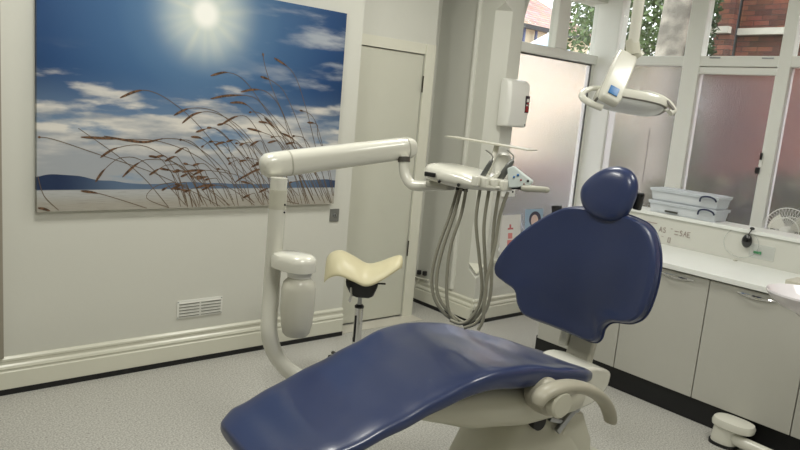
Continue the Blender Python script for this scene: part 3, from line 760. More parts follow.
for i in range(NX+1):
    s_ = i/NX; x = -.62+1.48*(.5-.5*math.cos(PI*s_))*.55+1.48*s_*.45
    zt0, hw, di, th_ = ip(ztop, x), ip(half, x), ip(dish, x), ip(thk, x)
    r = []
    for k in range(40):
        a = 2*PI*k/40; c_, s2_ = math.cos(a), math.sin(a)
        yv = math.copysign(abs(c_)**.45, c_); zv = math.copysign(abs(s2_)**.7, s2_)
        e = abs(yv)
        edge = di*min(1, max(0, (e-.45)/.5))**1.6 if zv > 0 else 0
        z = zt0-th_/2+zv*th_/2
        if zv > -.2: z += (edge-di*.5)*(1 if zv > 0 else .3)
        r.append(V((x-yv*hw*.18*max(0, min(1, (x-.35)/.45)), yv*hw, z)))
    rs.append(r)
m.rings(rs); pad = cpart(m, 'seat_cushion', NAVY, sub=1)
# seam across the knee
m = MB(); pts = []
for k in range(21):
    y = -.27+.54*k/20; x = -.0+.0*abs(y); pts.append(V((x-.02+.25*(y/.27)**2*.12, y, ip(ztop, x)+.0005)))
# under shell
zs_top = [(-.2, .60), (0, .655), (.2, .655), (.5, .62), (.74, .575), (.95, .56)]
zs_bot = [(-.2, .60), (-.1, .57), (.0, .53), (.25, .45), (.5, .415), (.8, .425), (.95, .52)]
m = MB(); rs = []
for i in range(25):
    x = -.12+1.05*i/24; a_, b_ = ip(zs_bot, x), ip(zs_top, x); w_ = .235*min(1, (1-((abs(x-.405))/.56)**6)+.05) if abs(x-.405) < .56 else .05
    w_ = max(w_, .12); r = []
    for k in range(28):
        a = 2*PI*k/28; c_, s2_ = math.cos(a), math.sin(a)
        r.append(V((x, math.copysign(abs(c_)**.5, c_)*w_*(1 if s2_ > 0 else .9+.1*(1+s2_)), (a_+b_)/2+math.copysign(abs(s2_)**.6, s2_)*(b_-a_)/2)))
    rs.append(r)
m.rings(rs); cpart(m, 'seat_shell', SHELL)
# leg rest support
MB_ = MB().box((-.5, -.14, .50), (-.1, .14, .515), .004)
m = MB(); m.rings([[V((x, y, z+dz)) for y, dz in ((-.13, 0), (.13, 0), (.13, -.03), (-.13, -.03))] for x, z in ((-.5, .505), (-.3, .565), (-.05, .635))]); cpart(m, 'leg_rest_plate', SHELL, bev=.006)
m = MB().tube([(-.13, -.22, .595), (-.13, -.16, .595)], .034, n=20); cpart(m, 'leg_pivot', GREYP)
m = MB().poly([(-.31, -.2, .55), (-.17, -.2, .60), (-.17, -.2, .555), (-.215, -.2, .52), (-.25, -.2, .545)], (0, .03, 0)); cpart(m, 'leg_bracket', GREYP, bev=.004)
m = MB().box((-.125, -.236, .585), (-.112, -.22, .612), .002); cpart(m, 'pivot_slot', BLACK)
# rear hinge housing
def xz(pix, y):
    v_ = cl(pix, y); return v_
m = MB()
hz = [(.76, .60), (.82, .628), (.90, .612), (.955, .592), (.965, .56), (.945, .51), (.86, .46), (.70, .46)]
hz = spline([V((x, -.21, z)) for x, z in hz], 3, True)
m.poly(hz, (0, .24, 0)); cpart(m, 'hinge_housing', IVORY, bev=.012)
# backrest bracket
yaw = math.radians(8)
aa = V((math.cos(yaw), math.sin(yaw), 0)); bb = V((-math.sin(yaw), math.cos(yaw), 0))
Bp = cl((577, 335), 0); Bp.y = 0; Tp = cl((610, 207), 0)
upv = (Tp-Bp).normalized(); nb = bb.cross(upv).normalized()
if nb.dot(aa) < 0: nb = -nb
lb = upv.cross(nb).normalized()
if lb.dot(bb) < 0: lb = -lb
def bk(y, z, d=0): return Bp+lb*y+upv*z+nb*d     # d>0 is behind
m = MB()
b0 = bk(.0, -.13, .06)
m.rings([[bk(y, z, d) for y, d in ((-.062, d0), (.062, d0), (.062, d1), (-.062, d1))] for z, d0, d1 in ((-.20, .04, .10), (-.10, .045, .09), (.05, .05, .085), (.3, .055, .08), (.45, .055, .075))])
cpart(m, 'back_bracket', GREYP, bev=.012)
m = MB().obox(bk(.085, -.035, .06), lb, nb, upv, (.04, .06, .08), .012); cpart(m, 'bracket_knob', IVORY)
# backrest cushion
off = .055
def bworld(v): 
    w_ = O+A_*v.x+B_*v.y; w_.z = v.z; return w_
def wdir(v): 
    w_ = A_*v.x+B_*v.y; w_.z = v.z; return w_
WB, WN, WL, WU = bworld(Bp), wdir(nb), wdir(lb), wdir(upv)
def oncurve(p, k):
    """point of the concave backrest face seen at p, as (lateral, up)"""
    q = dirv(p); t_ = (WB-C0).dot(WN)/q.dot(WN)
    for _ in range(40):
        P = C0+q*t_-WB; y = P.dot(WL); f_ = P.dot(WN)+k*(y-off)**2
        t_ -= f_/q.dot(WN)*.8
    P = C0+q*t_-WB; return V((P.dot(WL), P.dot(WU), 0))
bpx = [(577, 207), (561, 210), (537, 223), (514, 241), (499, 261), (497.5, 274), (507, 283), (517, 291), (520, 305), (528, 316.5), (550, 325), (572, 334), (592, 342), (600, 339), (604, 328), (613, 322), (632, 323), (646, 314), (656, 288), (660, 261), (657, 239), (650, 226), (637, 218.5), (621, 213), (600, 209)]
outl = spline([oncurve(p, .55) for p in bpx], 5, True)
def cushion(outl, pos, ctr, thick, prof, curve):
    """star-shaped cushion: rings scaled about ctr"""
    m = MB(); rs = []
    for s_, d in prof:
        r = []
        for p in outl:
            q = ctr+(p-ctr)*s_; r.append(pos(q.x, q.y, d*thick+curve(q.x, q.y)))
        rs.append(r)
    m.rings(rs, cap=True); return m
kc = lambda y, z: -(.55*(y-off)**2)
ctr = V((off, .27, 0))
prf = [(.02, -.30), (.3, -.30), (.55, -.31), (.72, -.34), (.83, -.40), (.90, -.47), (.955, -.48), (.985, -.38), (1.0, -.12), (1.0, .15), (.975, .4), (.9, .5), (.5, .5), (.02, .5)]
m = cushion(outl, bk, ctr, .075, prf, kc); back = cpart(m, 'backrest', NAVY)
m = cushion([p for p in outl], bk, ctr, .075, [(1.001, .20), (1.012, .26), (1.012, .33), (.99, .36)], kc)
# piping rim
m = MB(); m.tube([bk(ctr.x+(p.x-ctr.x)*1.0, ctr.y+(p.y-ctr.y)*1.0, .012+kc(p.x, p.y)) for p in outl]+[bk(outl[0].x, outl[0].y, .012+kc(outl[0].x, outl[0].y))], .0055, n=8, cap=False); cpart(m, 'piping', NAVYP, back)
# headrest
def hr(y, z, d=0): return bk(y, z, d)
ho = [(619, 166), (632, 171), (637.5, 183), (635, 199), (626, 216), (612, 221.5), (594, 217), (582.5, 206), (580.5, 191), (588, 179), (603, 169)]
def tobk(p, d):
    # intersect ray with plane of the backrest offset d, in world
    P0 = O+A_*bk(0, 0, d).x+B_*bk(0, 0, d).y+V((0, 0, bk(0, 0, d).z)); nw = A_*nb.x+B_*nb.y+V((0, 0, nb.z))
    P = onplane(p, P0, nw)-P0; lw = A_*lb.x+B_*lb.y; lw.z = lb.z; uw = A_*upv.x+B_*upv.y; uw.z = upv.z
    return V((P.dot(lw), P.dot(uw), 0))
ho = spline([tobk(p, -.045) for p in ho], 5, True)
hc = sum(ho, V((0, 0, 0)))/len(ho)
hp = [(.02, -.70), (.3, -.69), (.55, -.66), (.75, -.57), (.88, -.42), (.96, -.2), (1, .05), (.97, .35), (.88, .6), (.6, .72), (.02, .75)]
m = MB(); rs = []
for s_, d in hp: rs.append([hr(hc.x+(p.x-hc.x)*s_, hc.y+(p.y-hc.y)*s_, -.045+.055*d) for p in ho])
m.rings(rs); cpart(m, 'headrest', NAVY, sub=1)
m = MB().obox(hr(hc.x-.108, hc.y-.01, .02), lb, nb, upv, (.03, .04, .075), .01).ball(hr(hc.x-.122, hc.y+.02, .01), .010); cpart(m, 'headrest_lever', BLACK)
m = MB(); m.rings([[hr(y, z, d) for y, d in ((.02, .03), (.10, .03), (.10, .045), (.02, .045))] for z in (.35, .62, .75)]); cpart(m, 'headrest_bar', STEEL, bev=.004)
# armrest on the near side
ya = -.345
ac = cl((552, 402), ya-.03)
hub0 = cl((541, 398), ya)
m = MB(); m.lathe((ac.x+.055, ya+.115, ac.z-.018), [(.05, 0), (.064, .02), (.07, .06), (.066, .10), (.05, .112)], n=32, ax=(0, -1, 0)); cpart(m, 'arm_hub', IVORYD)
m = MB(); m.lathe((ac.x+.055, ya+.0, ac.z-.022), [(.052, 0), (.052, .030), (.044, .038), (.001, .040)], n=32, ax=(0, -1, 0)); cpart(m, 'hub_cap', SHELL)
apx = [(536, 406), (541, 396), (553, 389), (571, 386), (588, 389.5), (600, 397), (607, 407), (610, 417), (610, 423)]
ap = spline([cl(p, ya) for p in apx], 5)
rad = []
for i in range(len(ap)):
    f_ = i/(len(ap)-1); rad.append(.020+.022*math.sin(min(1, f_*1.0+.0)*PI)**.3*(1-.25*f_) if 0 < f_ < 1 else .012)
m = MB(); m.tube(ap, rad, n=18, flat=.62, up=(0, 0, 1)); cpart(m, 'armrest', IVORYD, sub=1)
# small armrest post on the far side, behind the seat
m = MB().tube(spline([(.5, .25, .58), (.56, .31, .60), (.64, .33, .60)], 4), .028, n=14, flat=.7); cpart(m, 'far_arm_socket', IVORYD)
# pedestal with lift arms
m = MB(); rs = []
for z, x0_, x1_, hw in ((.0, .1, 1.3, .27), (.035, .1, 1.3, .27), (.06, .15, 1.25, .24), (.10, .32, 1.02, .19), (.3, .42, .92, .165), (.39, .48, .84, .15), (.415, .52, .78, .13)):
    n_ = 36; r = []
    for k in range(n_):
        a = 2*PI*k/n_; c_, s2_ = math.cos(a), math.sin(a)
        r.append(V(((x0_+x1_)/2+math.copysign(abs(c_)**.5, c_)*(x1_-x0_)/2, math.copysign(abs(s2_)**.5, s2_)*hw, z)))
    rs.append(r)
m.rings(rs); cpart(m, 'pedestal', SHELL)
m = MB().tube([(.60, -.17, .415), (.60, .15, .415)], .035, n=20); cpart(m, 'lift_axle', BLACK)
m = MB().obox((.75, -.175, .40), (1, 0, .9), (0, 1, 0), (-.9, 0, 1), (.13, .02, .028), .004).tube([(.80, -.19, .445), (.80, -.15, .445)], .018, n=14).obox((.70, -.17, .405), (1, 0, -.35), (0, 1, 0), (.35, 0, 1), (.1, .02, .02), .004); cpart(m, 'lift_arm', STEEL)
m = MB(); m.poly([(.80, -.16, .42), (.88, -.16, .40), (.96, -.16, .26), (1.0, -.16, .0), (.70, -.16, 0), (.74, -.16, .30)], (0, .32, 0)); cpart(m, 'rear_cover', SHELL, bev=.01)

# ------------------------------------------------------------ delivery unit
colx = dep((275, 250), 2.70)
def dq(p, t_): return dep(p, t_)
du = thing('delivery_unit', 'ivory over-the-patient delivery unit, curved post, arm and instrument tray with hanging hoses', 'delivery unit', V((colx.x, colx.y, 0)))
# post: vertical then curving under the chair
bx_, by_ = colx.x, colx.y
zt_post = dq((276, 176), 2.70).z
b1 = dq((269.5, 335), 2.72); b2_ = dq((281, 362), 2.75); b3 = dq((305, 379), 2.78)
end = O+A_*.30+B_*.12; end.z = .47
pp = spline([(bx_, by_, zt_post), (bx_-.002, by_, 1.1), (bx_-.006, by_, .86), (b1.x, b1.y, b1.z), (b2_.x, b2_.y, b2_.z), (b3.x, b3.y, b3.z), (b3.x*.6+end.x*.4, b3.y*.6+end.y*.4, b3.z*.6+.47*.4-.02), end], 7)
MB().tube(pp, .0325, n=24).build('post', IVORY, du)
MB().tube([(bx_, by_, zt_post-.12), (bx_, by_, zt_post-.045)], .034, n=24).build('collar', SHELL, du)
for z_ in (.10, .13): 
    p_ = V((bx_, by_, zt_post-z_)); MB().ball(p_+V((.012, -.034, 0)), .004, n=8).build('screw', BLACK, du)
# spring arm
L0 = dq((268, 165.5), 2.70); L1 = dq((411, 147.5), 3.06)
dr_ = (L1-L0).normalized(); sd = dr_.cross(V((0, 0, 1))).normalized(); upd = sd.cross(dr_)
def armring(p, hh, ww, n=28):
    return [p+upd*math.copysign(abs(math.sin(a))**.8, math.sin(a))*hh+sd*math.copysign(abs(math.cos(a))**.8, math.cos(a))*ww for a in [2*PI*k/n for k in range(n)]]
Ln = (L1-L0).length
rs = [armring(L0+dr_*s_, h_, w_) for s_, h_, w_ in ((-.03, .018, .018), (-.022, .036, .036), (-.005, .047, .045), (.03, .050, .048), (.085, .051, .048), (Ln-.07, .048, .045), (Ln-.01, .046, .043), (Ln+.012, .036, .034), (Ln+.02, .016, .016))]
MB().rings(rs).build('spring_arm', IVORY, du)
MB().rings([armring(L0+dr_*s_, h_, h_*.955) for s_, h_ in ((.083, .0505), (.083, .0522), (.088, .0522), (.088, .0505))], cap=False).build('arm_joint_ring', GREYP, du)
MB().rings([armring(L0+dr_*(Ln-.035), .0470, .045), armring(L0+dr_*(Ln-.032), .0485, .046), armring(L0+dr_*(Ln-.029), .0470, .045)], cap=False).build('arm_joint_ring', GREYP, du)
# elbow tube to the tray head
e0 = dq((404, 155), 3.0); e1 = dq((404.5, 172), 3.0); e2 = dq((410, 183), 2.99); e3 = dq((420, 186), 2.97); e4 = dq((450, 185), 2.93)
MB().tube(spline([e0, e1, e2, e3, e4], 6), .0225, n=20).build('elbow', IVORY, du)
MB().tube([dq((404, 157), 3.0), dq((404, 162), 3.0)], .027, n=20).build('elbow_collar', mat('dark_gap', (70, 68, 62), .5), du)
# tray head: elongated shell, seen from its end; tilt follows the picture
T0 = dq((435, 170.5), 2.94); T1 = dq((513, 184), 2.70)
ta = (T1-T0); ta.z = 0; Lt = ta.length; ta.normalize(); tb = V((-ta.y, ta.x, 0)); tzz = (T1.z-T0.z)/Lt
def tp(x, y, z): return T0+ta*x+tb*y+V((0, 0, z+tzz*x))
m = MB(); rs = []
for x, w_, zlo, zhi in ((-.008, .03, -.012, .012), (.0, .07, -.028, .026), (.02, .10, -.036, .036), (.06, .12, -.042, .038), (.14, .13, -.046, .034), (.22, .13, -.046, .028), (.28, .13, -.04, .012), (Lt*.88, .125, -.034, .0), (Lt, .10, -.02, -.004)):
    r = []
    for k in range(28):
        a = 2*PI*k/28; c_, s2_ = math.cos(a), math.sin(a)
        r.append(tp(x, math.copysign(abs(c_)**.6, c_)*w_, (zlo+zhi)/2+math.copysign(abs(s2_)**.8, s2_)*(zhi-zlo)/2))
    rs.append(r)
m.rings(rs); m.build('tray_head', IVORY, du)
MB().obox(tp(.075, -.131, -.004), ta, tb, (0, 0, 1), (.05, .012, .018), .003).build('control_display', BLACK, du)
for x_ in (.125, .22): MB().ball(tp(x_, -.132, -.025), .007, n=10).build('control_button', BLACK, du)
# bracket under the head
MB().obox(tp(.05, -.02, -.055), ta, tb, (0, 0, 1), (.12, .06, .028), .01).build('head_bracket', GREYP, du)
# flat tray on top
F0 = dq((450, 137), 2.95); F1 = dq((532, 151), 2.72)
fa = (F1-F0); Lf = fa.length; fa.normalize(); fs = fa.cross(V((0, 0, 1))).normalized(); fu = fs.cross(fa)
m = MB()
def ft(x, y, z): return F0+fa*x+fs*y+fu*z
m.poly([ft(0, -.045, 0), ft(Lf, -.045, 0), ft(Lf, .035, 0), ft(0, .035, 0)], fu*.005)
m.build('instrument_tray', mat('tray_ivory', (196, 194, 180), .3), du, smooth=False)
MB().tube(spline([ft(Lf*.55, -.03, -.002), dq((493, 160), 2.80), tp(Lt*.62, .03, .0)], 5), .011, n=12).build('tray_post', IVORY, du)
# instrument holders (toothed front edge) and instruments
INS = [(484, 170), (493, 173), (502, 175), (511, 178)]
for i, (x_, y_) in enumerate(((479, 184), (488, 185.5), (497, 187), (506, 188.5))):
    p = dq((x_, y_-3), 2.66)
    m = MB(); m.obox(p, ta, tb, (0, 0, 1), (.028, .07, .042), .008); m.build('instrument_holder', IVORY, du)
hand = [((480, 181), (492, 160), .011, 'grey'), ((489, 183), (500, 172), .010, 'white'), ((497, 183), (513, 160), .014, 'grey'), ((506, 185), (517, 172), .010, 'white'), ((511, 186), (522, 176), .010, 'blue')]
SYR = mat('instrument_grey', (112, 114, 112), .3, metal=.6)
for (a, b, r_, kd) in hand:
    a3, b3_ = dq(a, 2.68), dq(b, 2.66)
    dd = (b3_-a3); 
    hi = MB().tube([a3, a3+dd*.25, a3+dd*.7, a3+dd*.92, b3_], [r_*.7, r_, r_*.9, r_*.7, r_*.45], n=14).build('handpiece', SYR if kd == 'grey' else IVORY, du)
    if kd == 'grey':
        MB().tube(spline([b3_-dd*.1, b3_+V((0, 0, .015)), b3_+V((-.02, .02, .035))], 4), .0035, n=8).build('nozzle', CHROME, hi)
# dome behind (syringe rest) and end plate with printed symbols
p = dq((503, 163), 2.86); 
m = MB(); m.rings([[p+V((0, 0, z))+ta*math.cos(a)*r1*1.0+tb*math.sin(a)*r1 for a in [2*PI*k/20 for k in range(20)]] for z, r1 in ((-.09, .026), (-.03, .03), (.02, .033), (.035, .026), (.043, .01))]); m.build('light_cover', WHITEP, du)
Q = [dq(q_, 2.64) for q_ in ((507, 168), (513, 166), (523, 174), (532, 181), (528, 187), (508, 188))]
m = MB(); m.poly(Q, tb*.018); m.build('end_plate', mat('pale_blue_plate', (205, 214, 212), .3), du, bev=.004)
for q_, r_, mt_ in (((518, 175), .005, BLUE), ((521, 180), .004, RED), ((528, 181), .005, BLACK), ((514, 177), .004, BLUE), ((524, 184), .004, GREYT)):
    p_ = dq(q_, 2.635); MB().ball(p_, r_, n=8).build('symbol', mt_, du)
# handle
MB().tube([dq((512, 187), 2.66), dq((525, 188), 2.64)], .008, n=14).build('handle_stem', BLACK, du)
MB().tube([dq((522, 188.2), 2.645), dq((524, 188.3), 2.64), dq((547, 190), 2.60), dq((549.5, 190.2), 2.60)], [.010, .0135, .0115, .006], n=16).build('handle', GREYP, du)
# hoses
hoses = [  # pixel paths, depth from->to
 ([(458, 188), (450, 215), (438, 248), (432, 275), (434, 297), (444, 313), (456, 321), (466, 323)], 2.84, 2.80),
 ([(461, 189), (454, 215), (443, 248), (437, 275), (438, 295), (447, 310), (459, 320), (470, 324.5)], 2.82, 2.79),
 ([(466, 190), (461, 215), (451, 245), (447, 275), (447, 300), (450, 314), (457, 322)], 2.80, 2.79),
 ([(480, 190), (476, 220), (479, 255), (482, 285), (479, 305), (470, 319), (460, 323.5), (450, 320)], 2.70, 2.78),
 ([(489, 190), (484, 225), (485, 260), (486, 290), (482, 308), (473, 320), (463, 325)], 2.69, 2.78),
 ([(499, 191), (494, 225), (492, 260), (491, 290), (486, 310), (476, 323), (464, 328)], 2.68, 2.76),
 ([(508, 192), (500, 215), (495, 245), (487, 280), (484, 305), (483, 320), (478, 330)], 2.67, 2.70)]
for P, t0, t1 in hoses:
    n_ = len(P); S = spline([dq(p, t0+(t1-t0)*i/(n_-1)) for i, p in enumerate(P)], 7)
    MB().tube(S, .0068, n=10).build('hose', HOSE, du)
for (x_, y_) in ((458, 186), (462, 187), (466, 188)):
    MB().tube([dq((x_, y_-3), 2.83), dq((x_-.3, y_+4), 2.83)], .009, n=10).build('hose_socket', BLACK, du)
# water bottle hung on the post
wb = dq((298, 300), 2.66)
bcx, bcy = wb.x, wb.y
zc0 = dq((297, 272), 2.66).z
bw = MB().lathe((bcx, bcy, 0), [(.001, zc0-.245), (.045, zc0-.244), (.052, zc0-.235), (.060, zc0-.20), (.0655, zc0-.14), (.0655, zc0-.06), (.060, zc0-.035), (.042, zc0-.015), (.034, zc0-.01), (.034, zc0+.002), (.001, zc0+.003)], n=36).build('water_bottle', BOTTLE, du)
MB().lathe((bcx, bcy, 0), [(.001, zc0-.242), (.052, zc0-.232), (.0585, zc0-.2), (.058, zc0-.19), (.001, zc0-.189)], n=32).build('water', mat('bottle_base', (196, 192, 172), .3), bw)
MB().lathe((bcx, bcy, zc0), [(.038, -.012), (.046, -.012), (.046, .006), (.038, .008)], n=32).build('cap_collar', WHITEP, bw)
m = MB(); rs = []
pdir = (V((bx_, by_, 0))-V((bcx, bcy, 0))).normalized(); pn = V((-pdir.y, pdir.x, 0)); dist = (V((bx_, by_, 0))-V((bcx, bcy, 0))).length
for z, k_ in ((.008, .86), (.012, 1), (.045, 1), (.062, .92), (.072, .7), (.075, .3)):
    r = []
    for k in range(32):
        a = 2*PI*k/32; c_ = math.cos(a); x_ = c_*.062*k_; 
        if c_ > 0: x_ = c_**.6*(dist)*k_
        r.append(V((bcx, bcy, zc0+z))+pdir*x_+pn*math.sin(a)*.062*k_)
    rs.append(r)
m.rings(rs); m.build('bottle_head', IVORY, du)

# ------------------------------------------------------------ saddle stool
sx, sy = 2.40, 3.09
ss = thing('saddle_stool', 'cream saddle seat stool on a chrome gas post behind the chair', 'stool', (sx, sy, 0))
def sp_(p, off_=0):    # vertical plane facing the camera through the stool
    n_ = V((sx, sy, 0)).normalized(); return onplane(p, V((sx, sy, 0))+n_*off_, n_)
vd = V((sx, sy, 0)).normalized(); sdv = V((vd.y, -vd.x, 0))   # sdv: to the right in the picture
def S(u, v, z): return V((sx, sy, 0))+sdv*u+vd*v+V((0, 0, z))
cS = V((sx, sy, 0))
def loc2(p): q = sp_(p)-cS; return (q.dot(sdv), q.z)
# seat: lengthways saddle rising at both ends, sides drooping
seat = MB(); rs = []
spine = [loc2(p) for p in ((325.5, 266), (331, 260), (341, 258), (354, 264), (367, 271), (380, 268.5), (391, 264), (399, 261.5), (402.5, 263))]
zed = [V((u, 0, z)) for u, z in spine]; zz = spline(zed, 4)
NW = 24
for i, c_ in enumerate(zz):
    f_ = i/(len(zz)-1)
    w_ = (.20*(1-f_)+.12*f_)*(math.sin(PI*min(1, max(0, .06+f_*.9)))**.5)
    th_ = (.056*(1-f_)+.034*f_)*(1 if 0 < f_ < 1 else .45)
    r = []
    for k in range(NW):
        a = 2*PI*k/NW; c2, s2_ = math.cos(a), math.sin(a); v_ = math.copysign(abs(c2)**.7, c2)
        r.append(S(c_.x+.0, v_*w_, c_.z+.012+s2_*th_*(.7 if s2_ > 0 else 1)-abs(v_)**2*.075*(1-f_)**.7-abs(v_)**2*.01))
    rs.append(r)
seat.rings(rs); seat.build('saddle_seat', CREAM, ss, sub=1)
u0, z0s = loc2((366, 290))
m = MB(); rs = []
for z, a_, b_, wv in ((loc2((366, 297))[1], -.02, .05, .03), (loc2((366, 294))[1], -.055, .075, .05), (loc2((366, 284))[1], -.085, .095, .07), (loc2((366, 279))[1], -.09, .10, .075)):
    rs.append([S(u_, v_, z+(.02 if u_ > 0 and 0 else 0)) for u_, v_ in ((a_, -wv), (b_, -wv), (b_, wv), (a_, wv))])
m.rings(rs); m.build('tilt_mechanism', BLACK, ss, bev=.008)
MB().tube([S(.09, -.05, loc2((385, 282))[1]), S(.14, -.06, loc2((395, 282))[1])], .005, n=8).build('tilt_lever', BLACK, ss)
MB().tube([S(-.055, -.08, loc2((355, 284))[1]), S(-.05, -.085, loc2((356, 292))[1]), S(-.06, -.08, loc2((353, 298))[1])], .007, n=8).build('height_lever', CHROME, ss)
zp = loc2((362, 305))[1]
MB().tube([S(0, 0, zp), S(0, 0, loc2((362, 293))[1])], .013, n=16).build('piston', STEEL, ss)
MB().tube([S(0, 0, .09), S(0, 0, zp-.01)], .026, n=24).build('gas_post', CHROME, ss)
MB().lathe(S(0, 0, zp-.016), [(.027, 0), (.028, .01), (.02, .018), (.012, .02)], n=20).build('post_collar', BLACK, ss)
MB().obox(S(-.016, -.022, zp-.14), sdv, vd, (0, 0, 1), (.012, .008, .16), .001).build('post_sticker', BLACK, ss)
MB().lathe(S(0, 0, .06), [(.045, 0), (.045, .03), (.03, .05), (.026, .06)], n=20).build('hub', BLACK, ss)
ca = math.atan2(3.38-sy, 2.44-sx)
for k in range(5):
    a = ca+k*2*PI/5; e = V((math.cos(a), math.sin(a), 0))
    lg = MB().tube([V((sx, sy, .08))+e*.03, V((sx, sy, .075))+e*.15, V((sx, sy, .065))+e*.285], [.02, .017, .014], n=12, flat=.8).build('leg', mat('dark_leg', (52, 52, 50), .4), ss)
    c_ = V((sx, sy, .027))+e*.28; n_ = V((-e.y, e.x, 0))
    MB().tube([c_-n_*.024, c_-n_*.008], .0265, n=18).tube([c_+n_*.008, c_+n_*.024], .0265, n=18).tube([c_-n_*.01, c_+n_*.01], .012, n=12).build('castor', BLACK, lg)

# ------------------------------------------------------------ operating light
TL = 2.75
def lq(p, t_=TL): return dep(p, t_)
ol = thing('operating_light', 'ivory operating light with curved grab handles and blue square badge, hung before the window', 'operating light', lq((630, 0), 2.75)+V((0, 0, .6)))
Rt = V((_u.x, _v.x, _w.x)); Dn = V((_u.y, _v.y, _w.y)); Fw = V((_u.z, _v.z, _w.z))
# vertical drop post
p0 = lq((632, 52)); top = V((p0.x+.002, p0.y, ZC-.001))
MB().tube([p0, V((p0.x, p0.y, 2.6)), top], .0215, n=20).build('drop_post', IVORY, ol)
MB().lathe((p0.x, p0.y, ZC), [(.07, -.001), (.07, -.02), (.03, -.035), (.0215, -.05)], n=28).build('ceiling_plate', IVORY, ol)
MB().tube([lq((632, 40)), lq((634, 55))], .027, n=20).tube(spline([lq((632, 54)), lq((638, 55), TL), lq((640, 57), TL)], 3), .022, n=14).build('swivel_collar', SHELL, ol)
# yoke: flat slab from the post down to the head
Y0, Y1 = lq((627, 56)), lq((608, 101), TL-.09)
yd = (Y1-Y0).normalized(); yl = (Y1-Y0).length; ys_ = yd.cross(Fw).normalized(); yn = ys_.cross(yd).normalized()
m = MB(); rs = []
for s_, w_, t_ in ((-.01, .03, .012), (.0, .038, .02), (.03, .042, .024), (yl*.6, .044, .024), (yl-.02, .043, .024), (yl, .038, .02), (yl+.008, .03, .01)):
    rs.append([Y0+yd*s_+ys_*x_*w_+yn*y_*t_ for x_, y_ in ((-1, -.6), (-.85, -1), (.85, -1), (1, -.6), (1, .6), (.85, 1), (-.85, 1), (-1, .6))])
m.rings(rs); yk = m.build('yoke', IVORY, ol, bev=.004)
bp_ = lq((609, 94), TL-.14); bcen = Y0+yd*(yl-.035)+yn*0
fd = -yn if yn.dot(Fw) > 0 else yn
MB().obox(bcen+fd*.026, ys_, yn, yd, (.038, .004, .038), .0018).build('badge', BLUE, yk)
# lamp head: shallow dish seen edge-on, tipped toward the viewer
hcn = lq((630, 102), TL-.02)
hx = (lq((666, 108))-lq((600, 96))).normalized()
hn = (-Fw*.22-Dn*-1.0*-1.0) ; hn = (Dn*1.0-Fw*.20).normalized()     # light-emitting side: down and toward the viewer
hn = (hn-hx*hn.dot(hx)).normalized(); hy = hn.cross(hx).normalized()
def LH(x, y, z): return hcn+hx*x+hy*y+hn*z
def sup(n, rx, ry, z, e=.65): return [LH(math.copysign(abs(math.cos(a))**e, math.cos(a))*rx, math.copysign(abs(math.sin(a))**e, math.sin(a))*ry, z) for a in [2*PI*k/n for k in range(n)]]
MB().rings([sup(40, .06, .04, -.036), sup(40, .11, .055, -.032), sup(40, .138, .072, -.018), sup(40, .142, .076, .0), sup(40, .137, .072, .014)]).build('housing', IVORY, ol)
MB().rings([sup(40, .128, .066, .0135), sup(40, .129, .067, .018), sup(40, .11, .056, .028), sup(40, .07, .035, .034)]).build('lens', LENSG, ol)
MB().rings([sup(40, .137, .072, .013), sup(40, .140, .074, .016), sup(40, .131, .068, .0195), sup(40, .128, .066, .015)], cap=False).build('lens_rim', mat('rim_grey', (130, 128, 122), .3), ol)
# grab handles
h1 = spline([lq((604, 88), TL), lq((592, 88.5), TL-.02), lq((583.5, 92), TL-.04), lq((582, 97), TL-.06), lq((590, 103), TL-.08), lq((602, 108), TL-.08)], 6)
MB().tube(h1, [.013]*len(h1), n=14, flat=.8).build('handle', IVORY, ol)
h2 = spline([lq((630, 92), TL), lq((646, 93.5), TL-.0), lq((660, 97), TL-.02), lq((669, 103), TL-.04), lq((673.5, 110), TL-.06), lq((670, 113), TL-.07)], 6)
MB().tube(h2, [.014]*len(h2), n=14, flat=.8).build('handle', IVORY, ol)
MB().tube([lq((667, 101), TL-.062), lq((674, 109.5), TL-.078)], .006, n=8).build('grip_insert', mat('grip_grey', (120, 116, 110), .4), ol)
MB().tube(spline([lq((660, 99), TL-.04), lq((664, 108), TL-.05), lq((671, 113), TL-.06)], 4), .007, n=10).build('handle_brace', IVORY, ol)

# ------------------------------------------------------------ ceiling panels (the room's own lamps)
LP = emis('led_panel', (255, 252, 240), 2.5)
for i, (x, y) in enumerate(((1.0, 2.6), (2.9, 2.6), (1.0, .6), (2.9, .6))):
    t = thing('ceiling_light', 'square flush ceiling light panel, number %s along the ceiling' % ['one', 'two', 'three', 'four'][i], 'ceiling light', (x, y, ZC), 0, 'ceiling light panels')
    t['label'] = 'square flush white ceiling light panel above the chair'
    MB().box((x-.31, y-.31, ZC-.022), (x+.31, y+.31, ZC-.0005), .003).build('frame', WHITEP, t, smooth=False)
    MB().box((x-.29, y-.29, ZC-.026), (x+.29, y+.29, ZC-.0225)).build('diffuser', LP, t, smooth=False)
    ld = bpy.data.lights.new('panel_light', 'AREA'); ld.shape = 'SQUARE'; ld.size = .56; ld.energy = [20, 17, 20, 15][i]; ld.color = (1, .985, .91)
    lo = bpy.data.objects.new('panel_light', ld); COL.objects.link(lo); lo.location = (x, y, ZC-.03)

# ------------------------------------------------------------ outside
ZG = -.25
o = MB().box((5.27, -30, ZG-.1), (60, 60, ZG)).box((-10, 4.6, ZG-.1), (5.27, 60, ZG)).build('ground', TAR, smooth=False); struct(o)
